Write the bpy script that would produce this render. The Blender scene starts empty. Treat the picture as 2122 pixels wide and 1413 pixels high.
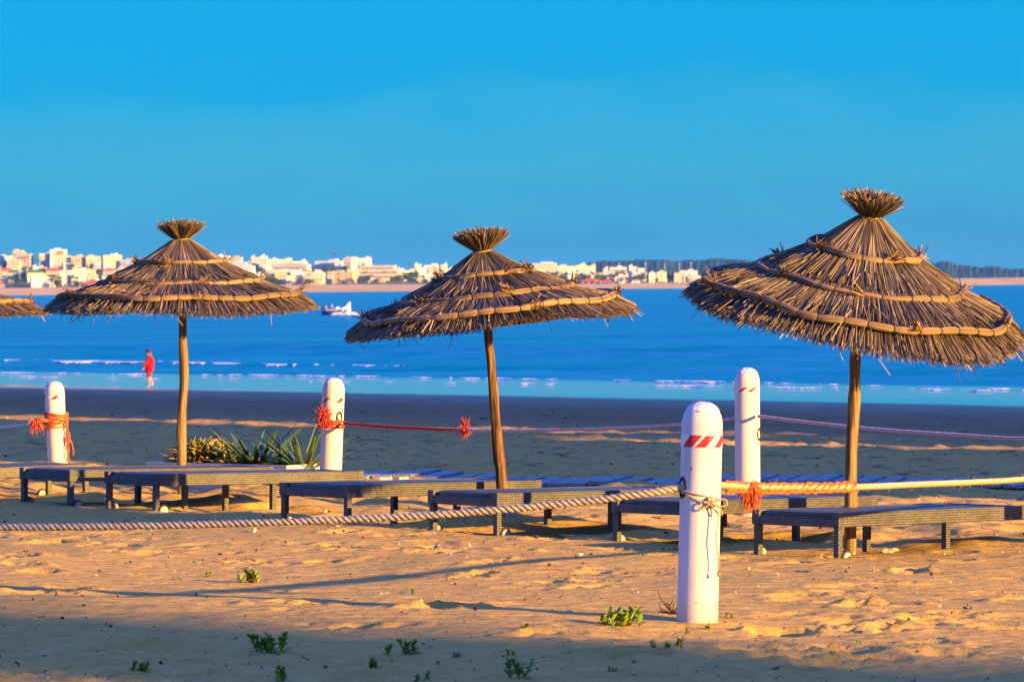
import bpy, bmesh, math, random
import numpy as np
from mathutils import Matrix, Vector, Quaternion, noise as mnoise

R = math.radians
sc = bpy.context.scene
COL = sc.collection
random.seed(7)
rng = np.random.default_rng(11)

# ------------------------------------------------------------------ camera
CAM_Z = 4.4
F = 8000.0                                   # focal length in photo pixels (2122 wide)
cam = bpy.data.cameras.new('camera')
cam.sensor_width = 36.0
cam.lens = F / 2122.0 * 36.0
cam.clip_start = 0.5
cam.clip_end = 80000.0
cam.dof.use_dof = True
cam.dof.focus_distance = 27.0
cam.dof.aperture_fstop = 9.0
cam_o = bpy.data.objects.new('camera', cam)
COL.objects.link(cam_o)
PITCH = math.atan(112.5 / F)
CM = Matrix.Rotation(math.pi / 2 - PITCH, 3, 'X') @ Matrix.Rotation(R(-0.6), 3, 'Z')
cam_o.matrix_world = Matrix.Translation((0, 0, CAM_Z)) @ CM.to_4x4()
sc.camera = cam_o

def P(px, py, d):
    """world point that the photo shows at (px, py), at depth d in front of the camera"""
    v = CM @ Vector(((px - 1061.0) / F, -(py - 706.5) / F, -1.0))
    v = v * (d / v.y)
    return Vector((v.x, v.y, v.z + CAM_Z))

# ------------------------------------------------------------------ sky, sun, exposure
SUN_AZ, SUN_EL = 124.0, 11.0                 # clockwise from +Y, and above the horizon
world = bpy.data.worlds.new('World')
sc.world = world
world.use_nodes = True
wn, wl = world.node_tree.nodes, world.node_tree.links
bg = wn['Background']
sky = wn.new('ShaderNodeTexSky')
sky.sky_type = 'NISHITA'
sky.sun_disc = False
sky.sun_elevation = R(SUN_EL)
sky.sun_rotation = R(SUN_AZ)
sky.dust_density = 0.3
sky.ozone_density = 3.0
grade = wn.new('ShaderNodeMix'); grade.data_type = 'RGBA'; grade.blend_type = 'MULTIPLY'
grade.inputs['Factor'].default_value = 1.0
grade.inputs['B'].default_value = (0.06, 0.50, 1.0, 1)
wl.new(sky.outputs[0], grade.inputs['A'])
tc = wn.new('ShaderNodeTexCoord')
sep = wn.new('ShaderNodeSeparateXYZ')
wl.new(tc.outputs['Generated'], sep.inputs[0])
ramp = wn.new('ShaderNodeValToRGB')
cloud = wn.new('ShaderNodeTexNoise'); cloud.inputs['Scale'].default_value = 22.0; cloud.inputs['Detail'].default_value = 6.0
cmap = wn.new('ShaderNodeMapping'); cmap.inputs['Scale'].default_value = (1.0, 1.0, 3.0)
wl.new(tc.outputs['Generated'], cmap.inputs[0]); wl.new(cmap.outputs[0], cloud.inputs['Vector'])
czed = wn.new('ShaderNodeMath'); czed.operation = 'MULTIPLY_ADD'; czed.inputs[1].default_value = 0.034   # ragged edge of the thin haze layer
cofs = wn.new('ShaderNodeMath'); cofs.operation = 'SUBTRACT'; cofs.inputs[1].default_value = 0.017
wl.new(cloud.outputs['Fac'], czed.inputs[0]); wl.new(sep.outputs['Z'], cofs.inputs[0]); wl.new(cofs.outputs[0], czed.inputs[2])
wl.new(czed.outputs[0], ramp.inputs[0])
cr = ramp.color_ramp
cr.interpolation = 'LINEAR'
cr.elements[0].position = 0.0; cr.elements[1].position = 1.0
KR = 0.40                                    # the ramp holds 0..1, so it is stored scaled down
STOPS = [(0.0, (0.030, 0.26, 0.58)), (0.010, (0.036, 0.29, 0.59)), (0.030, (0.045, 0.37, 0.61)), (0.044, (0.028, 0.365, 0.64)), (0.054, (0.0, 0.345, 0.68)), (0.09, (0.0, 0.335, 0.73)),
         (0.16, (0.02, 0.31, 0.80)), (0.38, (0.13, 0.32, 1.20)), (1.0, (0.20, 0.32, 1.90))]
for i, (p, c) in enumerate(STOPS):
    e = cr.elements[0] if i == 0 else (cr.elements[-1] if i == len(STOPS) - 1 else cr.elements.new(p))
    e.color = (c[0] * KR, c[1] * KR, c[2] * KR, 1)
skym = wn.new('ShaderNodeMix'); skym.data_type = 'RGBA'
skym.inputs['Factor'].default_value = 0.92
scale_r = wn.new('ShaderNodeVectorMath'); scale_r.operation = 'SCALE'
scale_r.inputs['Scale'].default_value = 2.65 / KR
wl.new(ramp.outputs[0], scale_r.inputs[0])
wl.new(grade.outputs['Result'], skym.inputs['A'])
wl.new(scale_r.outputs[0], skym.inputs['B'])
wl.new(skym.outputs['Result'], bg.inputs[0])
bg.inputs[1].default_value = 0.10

sun = bpy.data.lights.new('sun', 'SUN')
sun.energy = 5.0
sun.angle = R(0.5)
sun.color = (1.0, 0.53, 0.12)
sun_o = bpy.data.objects.new('sun', sun)
COL.objects.link(sun_o)
SV = Vector((math.sin(R(SUN_AZ)) * math.cos(R(SUN_EL)), math.cos(R(SUN_AZ)) * math.cos(R(SUN_EL)), math.sin(R(SUN_EL))))
sun_o.rotation_euler = SV.to_track_quat('Z', 'Y').to_euler()
sun_o.location = (60, -30, 40)

sc.view_settings.view_transform = 'Standard'
sc.view_settings.look = 'None'
sc.view_settings.gamma = 1.0
sc.view_settings.exposure = 2.0
sc.cycles.use_denoising = True
sc.cycles.max_bounces = 6
sc.cycles.volume_bounces = 0

# ------------------------------------------------------------------ small helpers
def tag(o, label=None, cat=None, group=None, kind=None):
    if label: o['label'] = label
    if cat: o['category'] = cat
    if group: o['group'] = group
    if kind: o['kind'] = kind
    return o

def thing(name, loc=(0, 0, 0), rz=0.0, label=None, cat=None, group=None):
    o = bpy.data.objects.new(name, None)
    o.empty_display_size = 0.2
    COL.objects.link(o)
    o.location = loc
    o.rotation_euler = (0, 0, rz)
    return tag(o, label, cat, group)

def link_mesh(name, me, parent=None, loc=None):
    o = bpy.data.objects.new(name, me)
    COL.objects.link(o)
    if parent is not None: o.parent = parent
    if loc is not None: o.location = loc
    return o

def np_mesh(name, verts, quads=None, tris=None, material=None, smooth=True, uv=None):
    me = bpy.data.meshes.new(name)
    verts = np.asarray(verts, dtype=np.float32)
    nq = 0 if quads is None else len(quads)
    nt = 0 if tris is None else len(tris)
    me.vertices.add(len(verts))
    me.vertices.foreach_set('co', verts.ravel())
    idx = []
    if nq: idx.append(np.asarray(quads, dtype=np.int32).ravel())
    if nt: idx.append(np.asarray(tris, dtype=np.int32).ravel())
    idx = np.concatenate(idx)
    starts = np.concatenate([np.arange(nq) * 4, nq * 4 + np.arange(nt) * 3]).astype(np.int32)
    me.loops.add(len(idx))
    me.loops.foreach_set('vertex_index', idx)
    me.polygons.add(nq + nt)
    me.polygons.foreach_set('loop_start', starts)
    me.update(calc_edges=True)
    me.polygons.foreach_set('use_smooth', np.full(nq + nt, smooth, dtype=bool))
    if uv is not None:
        l = me.uv_layers.new(name='UVMap')
        l.data.foreach_set('uv', np.asarray(uv, dtype=np.float32)[idx].ravel())
    if material: me.materials.append(material)
    me.validate()
    return me

class MB:
    """collects simple shapes into ONE mesh"""
    def __init__(s): s.v = []; s.f = []
    def add(s, vs, fs):
        b = len(s.v); s.v += [tuple(v) for v in vs]; s.f += [tuple(i + b for i in f) for f in fs]; return s
    def box(s, c, d, rot=None, ch=0.0):
        x, y, z = d[0] / 2, d[1] / 2, d[2] / 2
        pts = [Vector((i * x, j * y, k * z)) for i in (-1, 1) for j in (-1, 1) for k in (-1, 1)]
        if rot is not None: pts = [rot @ p for p in pts]
        c = Vector(c)
        return s.add([p + c for p in pts], [(0, 1, 3, 2), (4, 6, 7, 5), (0, 4, 5, 1), (2, 3, 7, 6), (0, 2, 6, 4), (1, 5, 7, 3)])
    def tube(s, pts, rad, n=8, caps=True):
        pts = [Vector(p) for p in pts]
        if not hasattr(rad, '__len__'): rad = [rad] * len(pts)
        up = None; rings = []
        for i, p in enumerate(pts):
            t = (pts[min(i + 1, len(pts) - 1)] - pts[max(i - 1, 0)]).normalized()
            if up is None:
                up = t.orthogonal().normalized()
            up = (up - t * up.dot(t)).normalized()
            w = t.cross(up)
            rings.append([p + (up * math.cos(2 * math.pi * k / n) + w * math.sin(2 * math.pi * k / n)) * rad[i] for k in range(n)])
        b = len(s.v)
        for r in rings: s.v += [tuple(q) for q in r]
        for i in range(len(rings) - 1):
            for k in range(n):
                a0 = b + i * n + k; a1 = b + i * n + (k + 1) % n
                s.f.append((a0, a1, a1 + n, a0 + n))
        if caps:
            s.f.append(tuple(b + k for k in range(n))[::-1])
            s.f.append(tuple(b + (len(rings) - 1) * n + k for k in range(n)))
        return s
    def lathe(s, prof, n=24, centre=(0, 0, 0)):
        b = len(s.v); cx, cy, cz = centre
        for r, z in prof:
            for k in range(n):
                a = 2 * math.pi * k / n
                s.v.append((cx + r * math.cos(a), cy + r * math.sin(a), cz + z))
        for i in range(len(prof) - 1):
            for k in range(n):
                a0 = b + i * n + k; a1 = b + i * n + (k + 1) % n
                s.f.append((a0, a1, a1 + n, a0 + n))
        return s
    def mesh(s, name, material=None, smooth=False, boxuv=False, bevel=0.0):
        me = bpy.data.meshes.new(name)
        me.from_pydata(s.v, [], s.f)
        if bevel > 0:
            bm = bmesh.new(); bm.from_mesh(me)
            bmesh.ops.bevel(bm, geom=[e for e in bm.edges], offset=bevel, segments=2, affect='EDGES', profile=0.5)
            bm.to_mesh(me); bm.free()
        if boxuv:
            l = me.uv_layers.new(name='UVMap')
            for p in me.polygons:
                n = p.normal; ax = max(range(3), key=lambda i: abs(n[i]))
                for li in p.loop_indices:
                    co = me.vertices[me.loops[li].vertex_index].co
                    l.data[li].uv = (co.y, co.z) if ax == 0 else ((co.x, co.z) if ax == 1 else (co.x, co.y))
        if smooth:
            me.polygons.foreach_set('use_smooth', [True] * len(me.polygons))
        if material: me.materials.append(material)
        me.update()
        return me
    def build(s, name, material=None, parent=None, loc=None, **k):
        return link_mesh(name, s.mesh(name, material, **k), parent, loc)

def copy_tree(o, parent=None):
    c = o.copy(); COL.objects.link(c)
    c.parent = parent
    for ch in o.children: copy_tree(ch, c)
    return c

# ------------------------------------------------------------------ materials
def new_mat(name):
    m = bpy.data.materials.new(name); m.use_nodes = True
    return m, m.node_tree.nodes, m.node_tree.links, m.node_tree.nodes['Principled BSDF']

def ramp_node(n, stops, interp='LINEAR'):
    r = n.new('ShaderNodeValToRGB'); e = r.color_ramp; e.interpolation = interp
    while len(e.elements) < len(stops): e.elements.new(0.5)
    for el, (p, c) in zip(e.elements, stops):
        el.position = p; el.color = (*c, 1)
    return r

def simple(name, col, rough=0.7, var=0.25, scale=6.0, bump=0.0, bscale=40.0, spec=0.3, coord='Object', stretch=(1, 1, 1), dirt=None):
    m, n, l, b = new_mat(name)
    t = n.new('ShaderNodeTexCoord'); mp = n.new('ShaderNodeMapping'); mp.inputs['Scale'].default_value = stretch
    l.new(t.outputs[coord], mp.inputs[0])
    nz = n.new('ShaderNodeTexNoise'); nz.inputs['Scale'].default_value = scale; nz.inputs['Detail'].default_value = 6
    l.new(mp.outputs[0], nz.inputs['Vector'])
    lo = tuple(c * (1 - var) for c in (dirt or col)); hi = tuple(min(1, c * (1 + var * 0.6)) for c in col)
    r = ramp_node(n, [(0.3, lo), (0.68, hi)])
    l.new(nz.outputs['Fac'], r.inputs[0]); l.new(r.outputs[0], b.inputs['Base Color'])
    b.inputs['Roughness'].default_value = rough
    b.inputs['Specular IOR Level'].default_value = spec
    if bump:
        nb = n.new('ShaderNodeTexNoise'); nb.inputs['Scale'].default_value = bscale; nb.inputs['Detail'].default_value = 5
        l.new(mp.outputs[0], nb.inputs['Vector'])
        bp = n.new('ShaderNodeBump'); bp.inputs['Strength'].default_value = bump; bp.inputs['Distance'].default_value = 0.02
        l.new(nb.outputs['Fac'], bp.inputs['Height']); l.new(bp.outputs[0], b.inputs['Normal'])
    return m

def straw_mat(name, cols, rough=0.6):
    m, n, l, b = new_mat(name)
    g = n.new('ShaderNodeNewGeometry')
    r = ramp_node(n, cols)
    t = n.new('ShaderNodeTexCoord')
    nz = n.new('ShaderNodeTexNoise'); nz.inputs['Scale'].default_value = 5.0; nz.inputs['Detail'].default_value = 4
    l.new(t.outputs['Object'], nz.inputs['Vector'])
    mx = n.new('ShaderNodeMath'); mx.operation = 'ADD'
    sc_ = n.new('ShaderNodeMath'); sc_.operation = 'MULTIPLY_ADD'; sc_.inputs[1].default_value = 0.5; sc_.inputs[2].default_value = -0.25
    l.new(nz.outputs['Fac'], sc_.inputs[0])
    l.new(g.outputs['Random Per Island'], mx.inputs[0]); l.new(sc_.outputs[0], mx.inputs[1])
    l.new(mx.outputs[0], r.inputs[0]); l.new(r.outputs[0], b.inputs['Base Color'])
    b.inputs['Roughness'].default_value = rough; b.inputs['Specular IOR Level'].default_value = 0.25
    return m

QM = (0.73, 0.68)                            # horizontal direction from the dry beach to the sea

def sand_mat():
    m, n, l, b = new_mat('sand')
    g = n.new('ShaderNodeNewGeometry')
    dot = n.new('ShaderNodeVectorMath'); dot.operation = 'DOT_PRODUCT'; dot.inputs[1].default_value = (QM[0], QM[1], 0)
    l.new(g.outputs['Position'], dot.inputs[0])
    big = n.new('ShaderNodeTexNoise'); big.inputs['Scale'].default_value = 0.35; big.inputs['Detail'].default_value = 5
    l.new(g.outputs['Position'], big.inputs['Vector'])
    fine = n.new('ShaderNodeTexNoise'); fine.inputs['Scale'].default_value = 9.0; fine.inputs['Detail'].default_value = 8
    l.new(g.outputs['Position'], fine.inputs['Vector'])
    grain = n.new('ShaderNodeTexNoise'); grain.inputs['Scale'].default_value = 90.0; grain.inputs['Detail'].default_value = 3
    l.new(g.outputs['Position'], grain.inputs['Vector'])
    dry = ramp_node(n, [(0.25, (0.40, 0.25, 0.052)), (0.55, (0.485, 0.325, 0.068)), (0.8, (0.56, 0.395, 0.105))])
    l.new(fine.outputs['Fac'], dry.inputs[0])
    damp = ramp_node(n, [(0.3, (0.22, 0.13, 0.046)), (0.7, (0.31, 0.19, 0.072))])
    l.new(big.outputs['Fac'], damp.inputs[0])
    # damp sand towards the water, ragged edge
    wob = n.new('ShaderNodeMath'); wob.operation = 'MULTIPLY_ADD'; wob.inputs[1].default_value = 14.0
    l.new(big.outputs['Fac'], wob.inputs[0]); l.new(dot.outputs['Value'], wob.inputs[2])
    mr = n.new('ShaderNodeMapRange'); mr.inputs['From Min'].default_value = 46; mr.inputs['From Max'].default_value = 66
    l.new(wob.outputs[0], mr.inputs['Value'])
    mix = n.new('ShaderNodeMix'); mix.data_type = 'RGBA'
    l.new(mr.outputs[0], mix.inputs['Factor']); l.new(dry.outputs[0], mix.inputs['A']); l.new(damp.outputs[0], mix.inputs['B'])
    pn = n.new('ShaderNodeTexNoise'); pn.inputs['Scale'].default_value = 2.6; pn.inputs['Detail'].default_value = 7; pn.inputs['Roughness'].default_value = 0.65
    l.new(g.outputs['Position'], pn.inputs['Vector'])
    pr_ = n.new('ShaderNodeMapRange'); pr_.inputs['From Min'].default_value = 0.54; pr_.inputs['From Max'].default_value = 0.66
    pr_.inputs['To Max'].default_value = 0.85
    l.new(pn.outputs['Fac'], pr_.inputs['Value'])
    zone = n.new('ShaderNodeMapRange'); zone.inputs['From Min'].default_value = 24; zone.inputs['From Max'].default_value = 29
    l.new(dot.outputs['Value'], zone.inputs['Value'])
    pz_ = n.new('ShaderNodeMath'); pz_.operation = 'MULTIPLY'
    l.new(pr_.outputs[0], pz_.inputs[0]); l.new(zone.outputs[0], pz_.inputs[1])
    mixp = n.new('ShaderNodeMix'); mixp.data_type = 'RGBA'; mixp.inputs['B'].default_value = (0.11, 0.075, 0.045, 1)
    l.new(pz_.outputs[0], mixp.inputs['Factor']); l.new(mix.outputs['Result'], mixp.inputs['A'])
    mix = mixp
    # dark specks of debris and grain
    gr = n.new('ShaderNodeMapRange'); gr.inputs['From Min'].default_value = 0.3; gr.inputs['From Max'].default_value = 0.7
    gr.inputs['To Min'].default_value = 0.82; gr.inputs['To Max'].default_value = 1.12
    l.new(grain.outputs['Fac'], gr.inputs['Value'])
    mul = n.new('ShaderNodeVectorMath'); mul.operation = 'SCALE'
    l.new(mix.outputs['Result'], mul.inputs[0]); l.new(gr.outputs[0], mul.inputs['Scale'])
    l.new(mul.outputs[0], b.inputs['Base Color'])
    wet = n.new('ShaderNodeMapRange'); wet.inputs['From Min'].default_value = 84; wet.inputs['From Max'].default_value = 112
    wet.inputs['To Min'].default_value = 0.95; wet.inputs['To Max'].default_value = 0.35
    l.new(wob.outputs[0], wet.inputs['Value']); l.new(wet.outputs[0], b.inputs['Roughness'])
    b.inputs['Specular IOR Level'].default_value = 0.2
    # ripples + grain relief
    mp = n.new('ShaderNodeMapping'); mp.inputs['Rotation'].default_value = (0, 0, R(20)); mp.inputs['Scale'].default_value = (0.35, 1.0, 1.0)
    l.new(g.outputs['Position'], mp.inputs[0])
    wv = n.new('ShaderNodeTexWave'); wv.wave_type = 'BANDS'; wv.bands_direction = 'Y'
    wv.inputs['Scale'].default_value = 1.5; wv.inputs['Distortion'].default_value = 6.0; wv.inputs['Detail'].default_value = 3; wv.inputs['Detail Scale'].default_value = 1.2
    l.new(mp.outputs[0], wv.inputs['Vector'])
    a1 = n.new('ShaderNodeMath'); a1.operation = 'MULTIPLY_ADD'; a1.inputs[1].default_value = 0.35
    l.new(wv.outputs['Fac'], a1.inputs[0]); l.new(fine.outputs['Fac'], a1.inputs[2])
    a2 = n.new('ShaderNodeMath'); a2.operation = 'MULTIPLY_ADD'; a2.inputs[1].default_value = 0.18
    l.new(grain.outputs['Fac'], a2.inputs[0]); l.new(a1.outputs[0], a2.inputs[2])
    bp = n.new('ShaderNodeBump'); bp.inputs['Strength'].default_value = 0.75; bp.inputs['Distance'].default_value = 0.024
    l.new(a2.outputs[0], bp.inputs['Height']); l.new(bp.outputs[0], b.inputs['Normal'])
    return m

def wicker_mat():
    m, n, l, b = new_mat('wicker')
    uv = n.new('ShaderNodeUVMap')
    br = n.new('ShaderNodeTexBrick')
    br.inputs['Scale'].default_value = 1.0
    br.inputs['Brick Width'].default_value = 0.029; br.inputs['Row Height'].default_value = 0.0155
    br.inputs['Mortar Size'].default_value = 0.0028; br.inputs['Mortar Smooth'].default_value = 0.8
    br.inputs['Color1'].default_value = (0.105, 0.112, 0.10, 1); br.inputs['Color2'].default_value = (0.07, 0.075, 0.07, 1)
    br.inputs['Mortar'].default_value = (0.022, 0.021, 0.018, 1)
    l.new(uv.outputs[0], br.inputs['Vector'])
    t = n.new('ShaderNodeTexCoord')
    nz = n.new('ShaderNodeTexNoise'); nz.inputs['Scale'].default_value = 5; nz.inputs['Detail'].default_value = 6
    l.new(t.outputs['Object'], nz.inputs['Vector'])
    mr = n.new('ShaderNodeMapRange'); mr.inputs['From Min'].default_value = 0.3; mr.inputs['From Max'].default_value = 0.7
    mr.inputs['To Min'].default_value = 0.75; mr.inputs['To Max'].default_value = 1.25
    l.new(nz.outputs['Fac'], mr.inputs['Value'])
    mul = n.new('ShaderNodeVectorMath'); mul.operation = 'SCALE'
    l.new(br.outputs['Color'], mul.inputs[0]); l.new(mr.outputs[0], mul.inputs['Scale'])
    l.new(mul.outputs[0], b.inputs['Base Color'])
    b.inputs['Roughness'].default_value = 0.5
    b.inputs['Specular IOR Level'].default_value = 0.45
    bp = n.new('ShaderNodeBump'); bp.invert = True
    bp.inputs['Strength'].default_value = 0.8; bp.inputs['Distance'].default_value = 0.004
    l.new(br.outputs['Fac'], bp.inputs['Height']); l.new(bp.outputs[0], b.inputs['Normal'])
    return m

def wood_mat(name, dark, light, scale=9.0, stretch=(1, 1, 0.06)):
    m, n, l, b = new_mat(name)
    t = n.new('ShaderNodeTexCoord'); mp = n.new('ShaderNodeMapping'); mp.inputs['Scale'].default_value = stretch
    l.new(t.outputs['Object'], mp.inputs[0])
    nz = n.new('ShaderNodeTexNoise'); nz.inputs['Scale'].default_value = scale * 6; nz.inputs['Detail'].default_value = 8; nz.inputs['Distortion'].default_value = 0.6
    l.new(mp.outputs[0], nz.inputs['Vector'])
    r = ramp_node(n, [(0.32, dark), (0.52, tuple((a + c) / 2 for a, c in zip(dark, light))), (0.68, light)])
    l.new(nz.outputs['Fac'], r.inputs[0]); l.new(r.outputs[0], b.inputs['Base Color'])
    b.inputs['Roughness'].default_value = 0.75
    b.inputs['Specular IOR Level'].default_value = 0.2
    bp = n.new('ShaderNodeBump'); bp.inputs['Strength'].default_value = 0.7; bp.inputs['Distance'].default_value = 0.01
    l.new(nz.outputs['Fac'], bp.inputs['Height']); l.new(bp.outputs[0], b.inputs['Normal'])
    return m

def leaf_mat(name, mid, edge, rough=0.45, trans=0.15):
    m, n, l, b = new_mat(name)
    uv = n.new('ShaderNodeUVMap'); s = n.new('ShaderNodeSeparateXYZ'); l.new(uv.outputs[0], s.inputs[0])
    a = n.new('ShaderNodeMath'); a.operation = 'SUBTRACT'; a.inputs[1].default_value = 0.5; l.new(s.outputs['X'], a.inputs[0])
    ab = n.new('ShaderNodeMath'); ab.operation = 'ABSOLUTE'; l.new(a.outputs[0], ab.inputs[0])
    r = ramp_node(n, [(0.36, mid), (0.49, edge)])
    l.new(ab.outputs[0], r.inputs[0]); l.new(r.outputs[0], b.inputs['Base Color'])
    b.inputs['Roughness'].default_value = rough
    return m

M = {}
M['sand'] = sand_mat()
M['wicker'] = wicker_mat()
M['white_paint'] = simple('white_paint', (0.56, 0.575, 0.575), rough=0.5, var=0.10, scale=3.0, bump=0.08, bscale=60, spec=0.4)
def post_mat():
    m, n, l, b = new_mat('post_paint')
    t = n.new('ShaderNodeTexCoord'); sp_ = n.new('ShaderNodeSeparateXYZ'); l.new(t.outputs['Object'], sp_.inputs[0])
    mp = n.new('ShaderNodeMapping'); mp.inputs['Scale'].default_value = (14, 14, 1.6); l.new(t.outputs['Object'], mp.inputs[0])
    st = n.new('ShaderNodeTexNoise'); st.inputs['Scale'].default_value = 1.4; st.inputs['Detail'].default_value = 7; l.new(mp.outputs[0], st.inputs['Vector'])
    ch = n.new('ShaderNodeTexNoise'); ch.inputs['Scale'].default_value = 26; ch.inputs['Detail'].default_value = 5; l.new(t.outputs['Object'], ch.inputs['Vector'])
    base = ramp_node(n, [(0.30, (0.46, 0.46, 0.44)), (0.62, (0.58, 0.59, 0.585))]); l.new(st.outputs['Fac'], base.inputs[0])
    low = n.new('ShaderNodeMapRange'); low.inputs['From Min'].default_value = 0.20; low.inputs['From Max'].default_value = 0.05; l.new(sp_.outputs['Z'], low.inputs['Value'])
    lw = n.new('ShaderNodeMath'); lw.operation = 'MULTIPLY'; l.new(low.outputs[0], lw.inputs[0]); l.new(st.outputs['Fac'], lw.inputs[1])
    m1 = n.new('ShaderNodeMix'); m1.data_type = 'RGBA'; m1.inputs['B'].default_value = (0.36, 0.26, 0.14, 1)
    l.new(lw.outputs[0], m1.inputs['Factor']); l.new(base.outputs[0], m1.inputs['A'])
    cr_ = n.new('ShaderNodeMapRange'); cr_.inputs['From Min'].default_value = 0.70; cr_.inputs['From Max'].default_value = 0.74; l.new(ch.outputs['Fac'], cr_.inputs['Value'])
    m2 = n.new('ShaderNodeMix'); m2.data_type = 'RGBA'; m2.inputs['B'].default_value = (0.22, 0.20, 0.17, 1)
    l.new(cr_.outputs[0], m2.inputs['Factor']); l.new(m1.outputs['Result'], m2.inputs['A'])
    l.new(m2.outputs['Result'], b.inputs['Base Color'])
    b.inputs['Roughness'].default_value = 0.55
    bp = n.new('ShaderNodeBump'); bp.inputs['Strength'].default_value = 0.25; bp.inputs['Distance'].default_value = 0.004
    l.new(st.outputs['Fac'], bp.inputs['Height']); l.new(bp.outputs[0], b.inputs['Normal'])
    return m
M['post'] = post_mat()
M['flaking'] = simple('flaking_paint', (0.62, 0.61, 0.59), rough=0.8, var=0.30, scale=22, bump=0.9, bscale=45)
M['tape_white'] = simple('tape_white', (0.70, 0.70, 0.68), rough=0.3, var=0.12, scale=14)
M['tape_red'] = simple('tape_red', (0.55, 0.03, 0.05), rough=0.3, var=0.25, scale=20)
M['black'] = simple('painted_hole_dark', (0.012, 0.012, 0.013), rough=0.8)
M['plastic_dark'] = simple('plastic_dark', (0.03, 0.032, 0.036), rough=0.5)
M['plastic_white'] = simple('plastic_white', (0.34, 0.33, 0.31), rough=0.5)
M['rope_cream'] = simple('rope_cream', (0.44, 0.36, 0.255), rough=0.9, var=0.25, scale=30, bump=0.5, bscale=150)
M['rope_pale'] = simple('rope_pale', (0.55, 0.42, 0.40), rough=0.9, var=0.25, scale=30, bump=0.5, bscale=150)
M['rope_orange'] = simple('rope_orange', (0.62, 0.13, 0.03), rough=0.85, var=0.35, scale=40, bump=0.6, bscale=160)
M['rope_red'] = simple('rope_red', (0.50, 0.06, 0.04), rough=0.85, var=0.3, scale=40, bump=0.6, bscale=160)
M['rope_blue'] = simple('rope_blue', (0.42, 0.46, 0.62), rough=0.7, var=0.2, scale=40)
M['twine'] = simple('twine', (0.45, 0.33, 0.21), rough=0.9, var=0.25, scale=60, bump=0.5, bscale=250)
M['straw'] = straw_mat('straw', [(0.0, (0.020, 0.016, 0.012)), (0.3, (0.080, 0.062, 0.038)), (0.7, (0.17, 0.134, 0.078)), (1.0, (0.35, 0.28, 0.165))])
M['straw_tip'] = straw_mat('straw_tuft', [(0.0, (0.045, 0.027, 0.014)), (0.5, (0.19, 0.115, 0.05)), (1.0, (0.34, 0.22, 0.10))])
M['straw_core'] = simple('straw_core', (0.06, 0.038, 0.02), rough=0.9, var=0.5, scale=20, bump=0.6, bscale=60)
M['hoop'] = straw_mat('hoop_straw', [(0.0, (0.09, 0.062, 0.032)), (0.5, (0.18, 0.128, 0.064)), (1.0, (0.29, 0.21, 0.11))])
M['tie'] = simple('tie_cord', (0.05, 0.03, 0.02), rough=0.8)
M['pole_a'] = wood_mat('pole_pale_wood', (0.09, 0.055, 0.028), (0.34, 0.22, 0.11))
M['pole_b'] = wood_mat('pole_dark_wood', (0.014, 0.008, 0.005), (0.24, 0.13, 0.055))
M['plank'] = wood_mat('plank_wood', (0.17, 0.19, 0.17), (0.33, 0.36, 0.31), stretch=(1, 0.06, 1))
M['plaster'] = simple('planter_plaster', (0.62, 0.63, 0.64), rough=0.7, var=0.15, scale=5, bump=0.2)
M['stone'] = simple('pale_stone', (0.42, 0.38, 0.33), rough=0.85, var=0.4, scale=9, bump=0.8, bscale=25)
M['block'] = simple('concrete_block', (0.52, 0.50, 0.42), rough=0.85, var=0.2, scale=9, bump=0.3)
M['agave'] = leaf_mat('agave_leaf', (0.018, 0.085, 0.03), (0.30, 0.34, 0.06))
M['aloe'] = leaf_mat('aloe_leaf', (0.035, 0.10, 0.045), (0.06, 0.14, 0.05))
M['succ'] = straw_mat('succulent_leaf', [(0.0, (0.05, 0.11, 0.015)), (0.4, (0.24, 0.27, 0.02)), (0.7, (0.42, 0.32, 0.03)), (1.0, (0.45, 0.12, 0.03))], 0.4)
M['weed'] = straw_mat('weed_leaf', [(0.0, (0.09, 0.18, 0.02)), (0.5, (0.17, 0.30, 0.02)), (1.0, (0.30, 0.38, 0.03))], 0.5)
M['weed_stem'] = simple('weed_stem', (0.12, 0.10, 0.03), rough=0.7)
M['dead'] = simple('dead_plant', (0.035, 0.02, 0.012), rough=0.9)
M['debris'] = straw_mat('debris', [(0.0, (0.02, 0.014, 0.01)), (0.55, (0.07, 0.05, 0.03)), (0.8, (0.22, 0.16, 0.1)), (1.0, (0.6, 0.58, 0.52))], 0.9)

# ------------------------------------------------------------------ terrain
def hash2(ix, iy, seed):
    h = (ix.astype(np.int64) * 374761393 + iy.astype(np.int64) * 668265263 + seed * 982451653) & 0x7fffffff
    h = ((h ^ (h >> 13)) * 1274126177) & 0x7fffffff
    h = h ^ (h >> 16)
    return (h & 0xffff) / 65535.0

def vnoise(x, y, seed=0):
    x = np.asarray(x, float); y = np.asarray(y, float)
    ix = np.floor(x); iy = np.floor(y)
    fx = x - ix; fy = y - iy
    fx = fx * fx * fx * (fx * (fx * 6 - 15) + 10); fy = fy * fy * fy * (fy * (fy * 6 - 15) + 10)
    ix = ix.astype(np.int64); iy = iy.astype(np.int64)
    a = hash2(ix, iy, seed); b = hash2(ix + 1, iy, seed); c = hash2(ix, iy + 1, seed); d = hash2(ix + 1, iy + 1, seed)
    return (a + (b - a) * fx) * (1 - fy) + (c + (d - c) * fx) * fy - 0.5

def sstep(a, b, x):
    t = np.clip((np.asarray(x, float) - a) / (b - a), 0, 1)
    return t * t * (3 - 2 * t)

QP = [(-200, 4.6), (-50, 3.2), (0, 2.95), (13, 2.77), (22.5, 2.58), (30, 2.36), (60, 1.40), (92, 0.30), (104, 0.06), (122, -0.10), (160, -0.9), (400, -4.0)]
QX = np.array([q[0] for q in QP], float); QZ = np.array([q[1] for q in QP], float)

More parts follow.
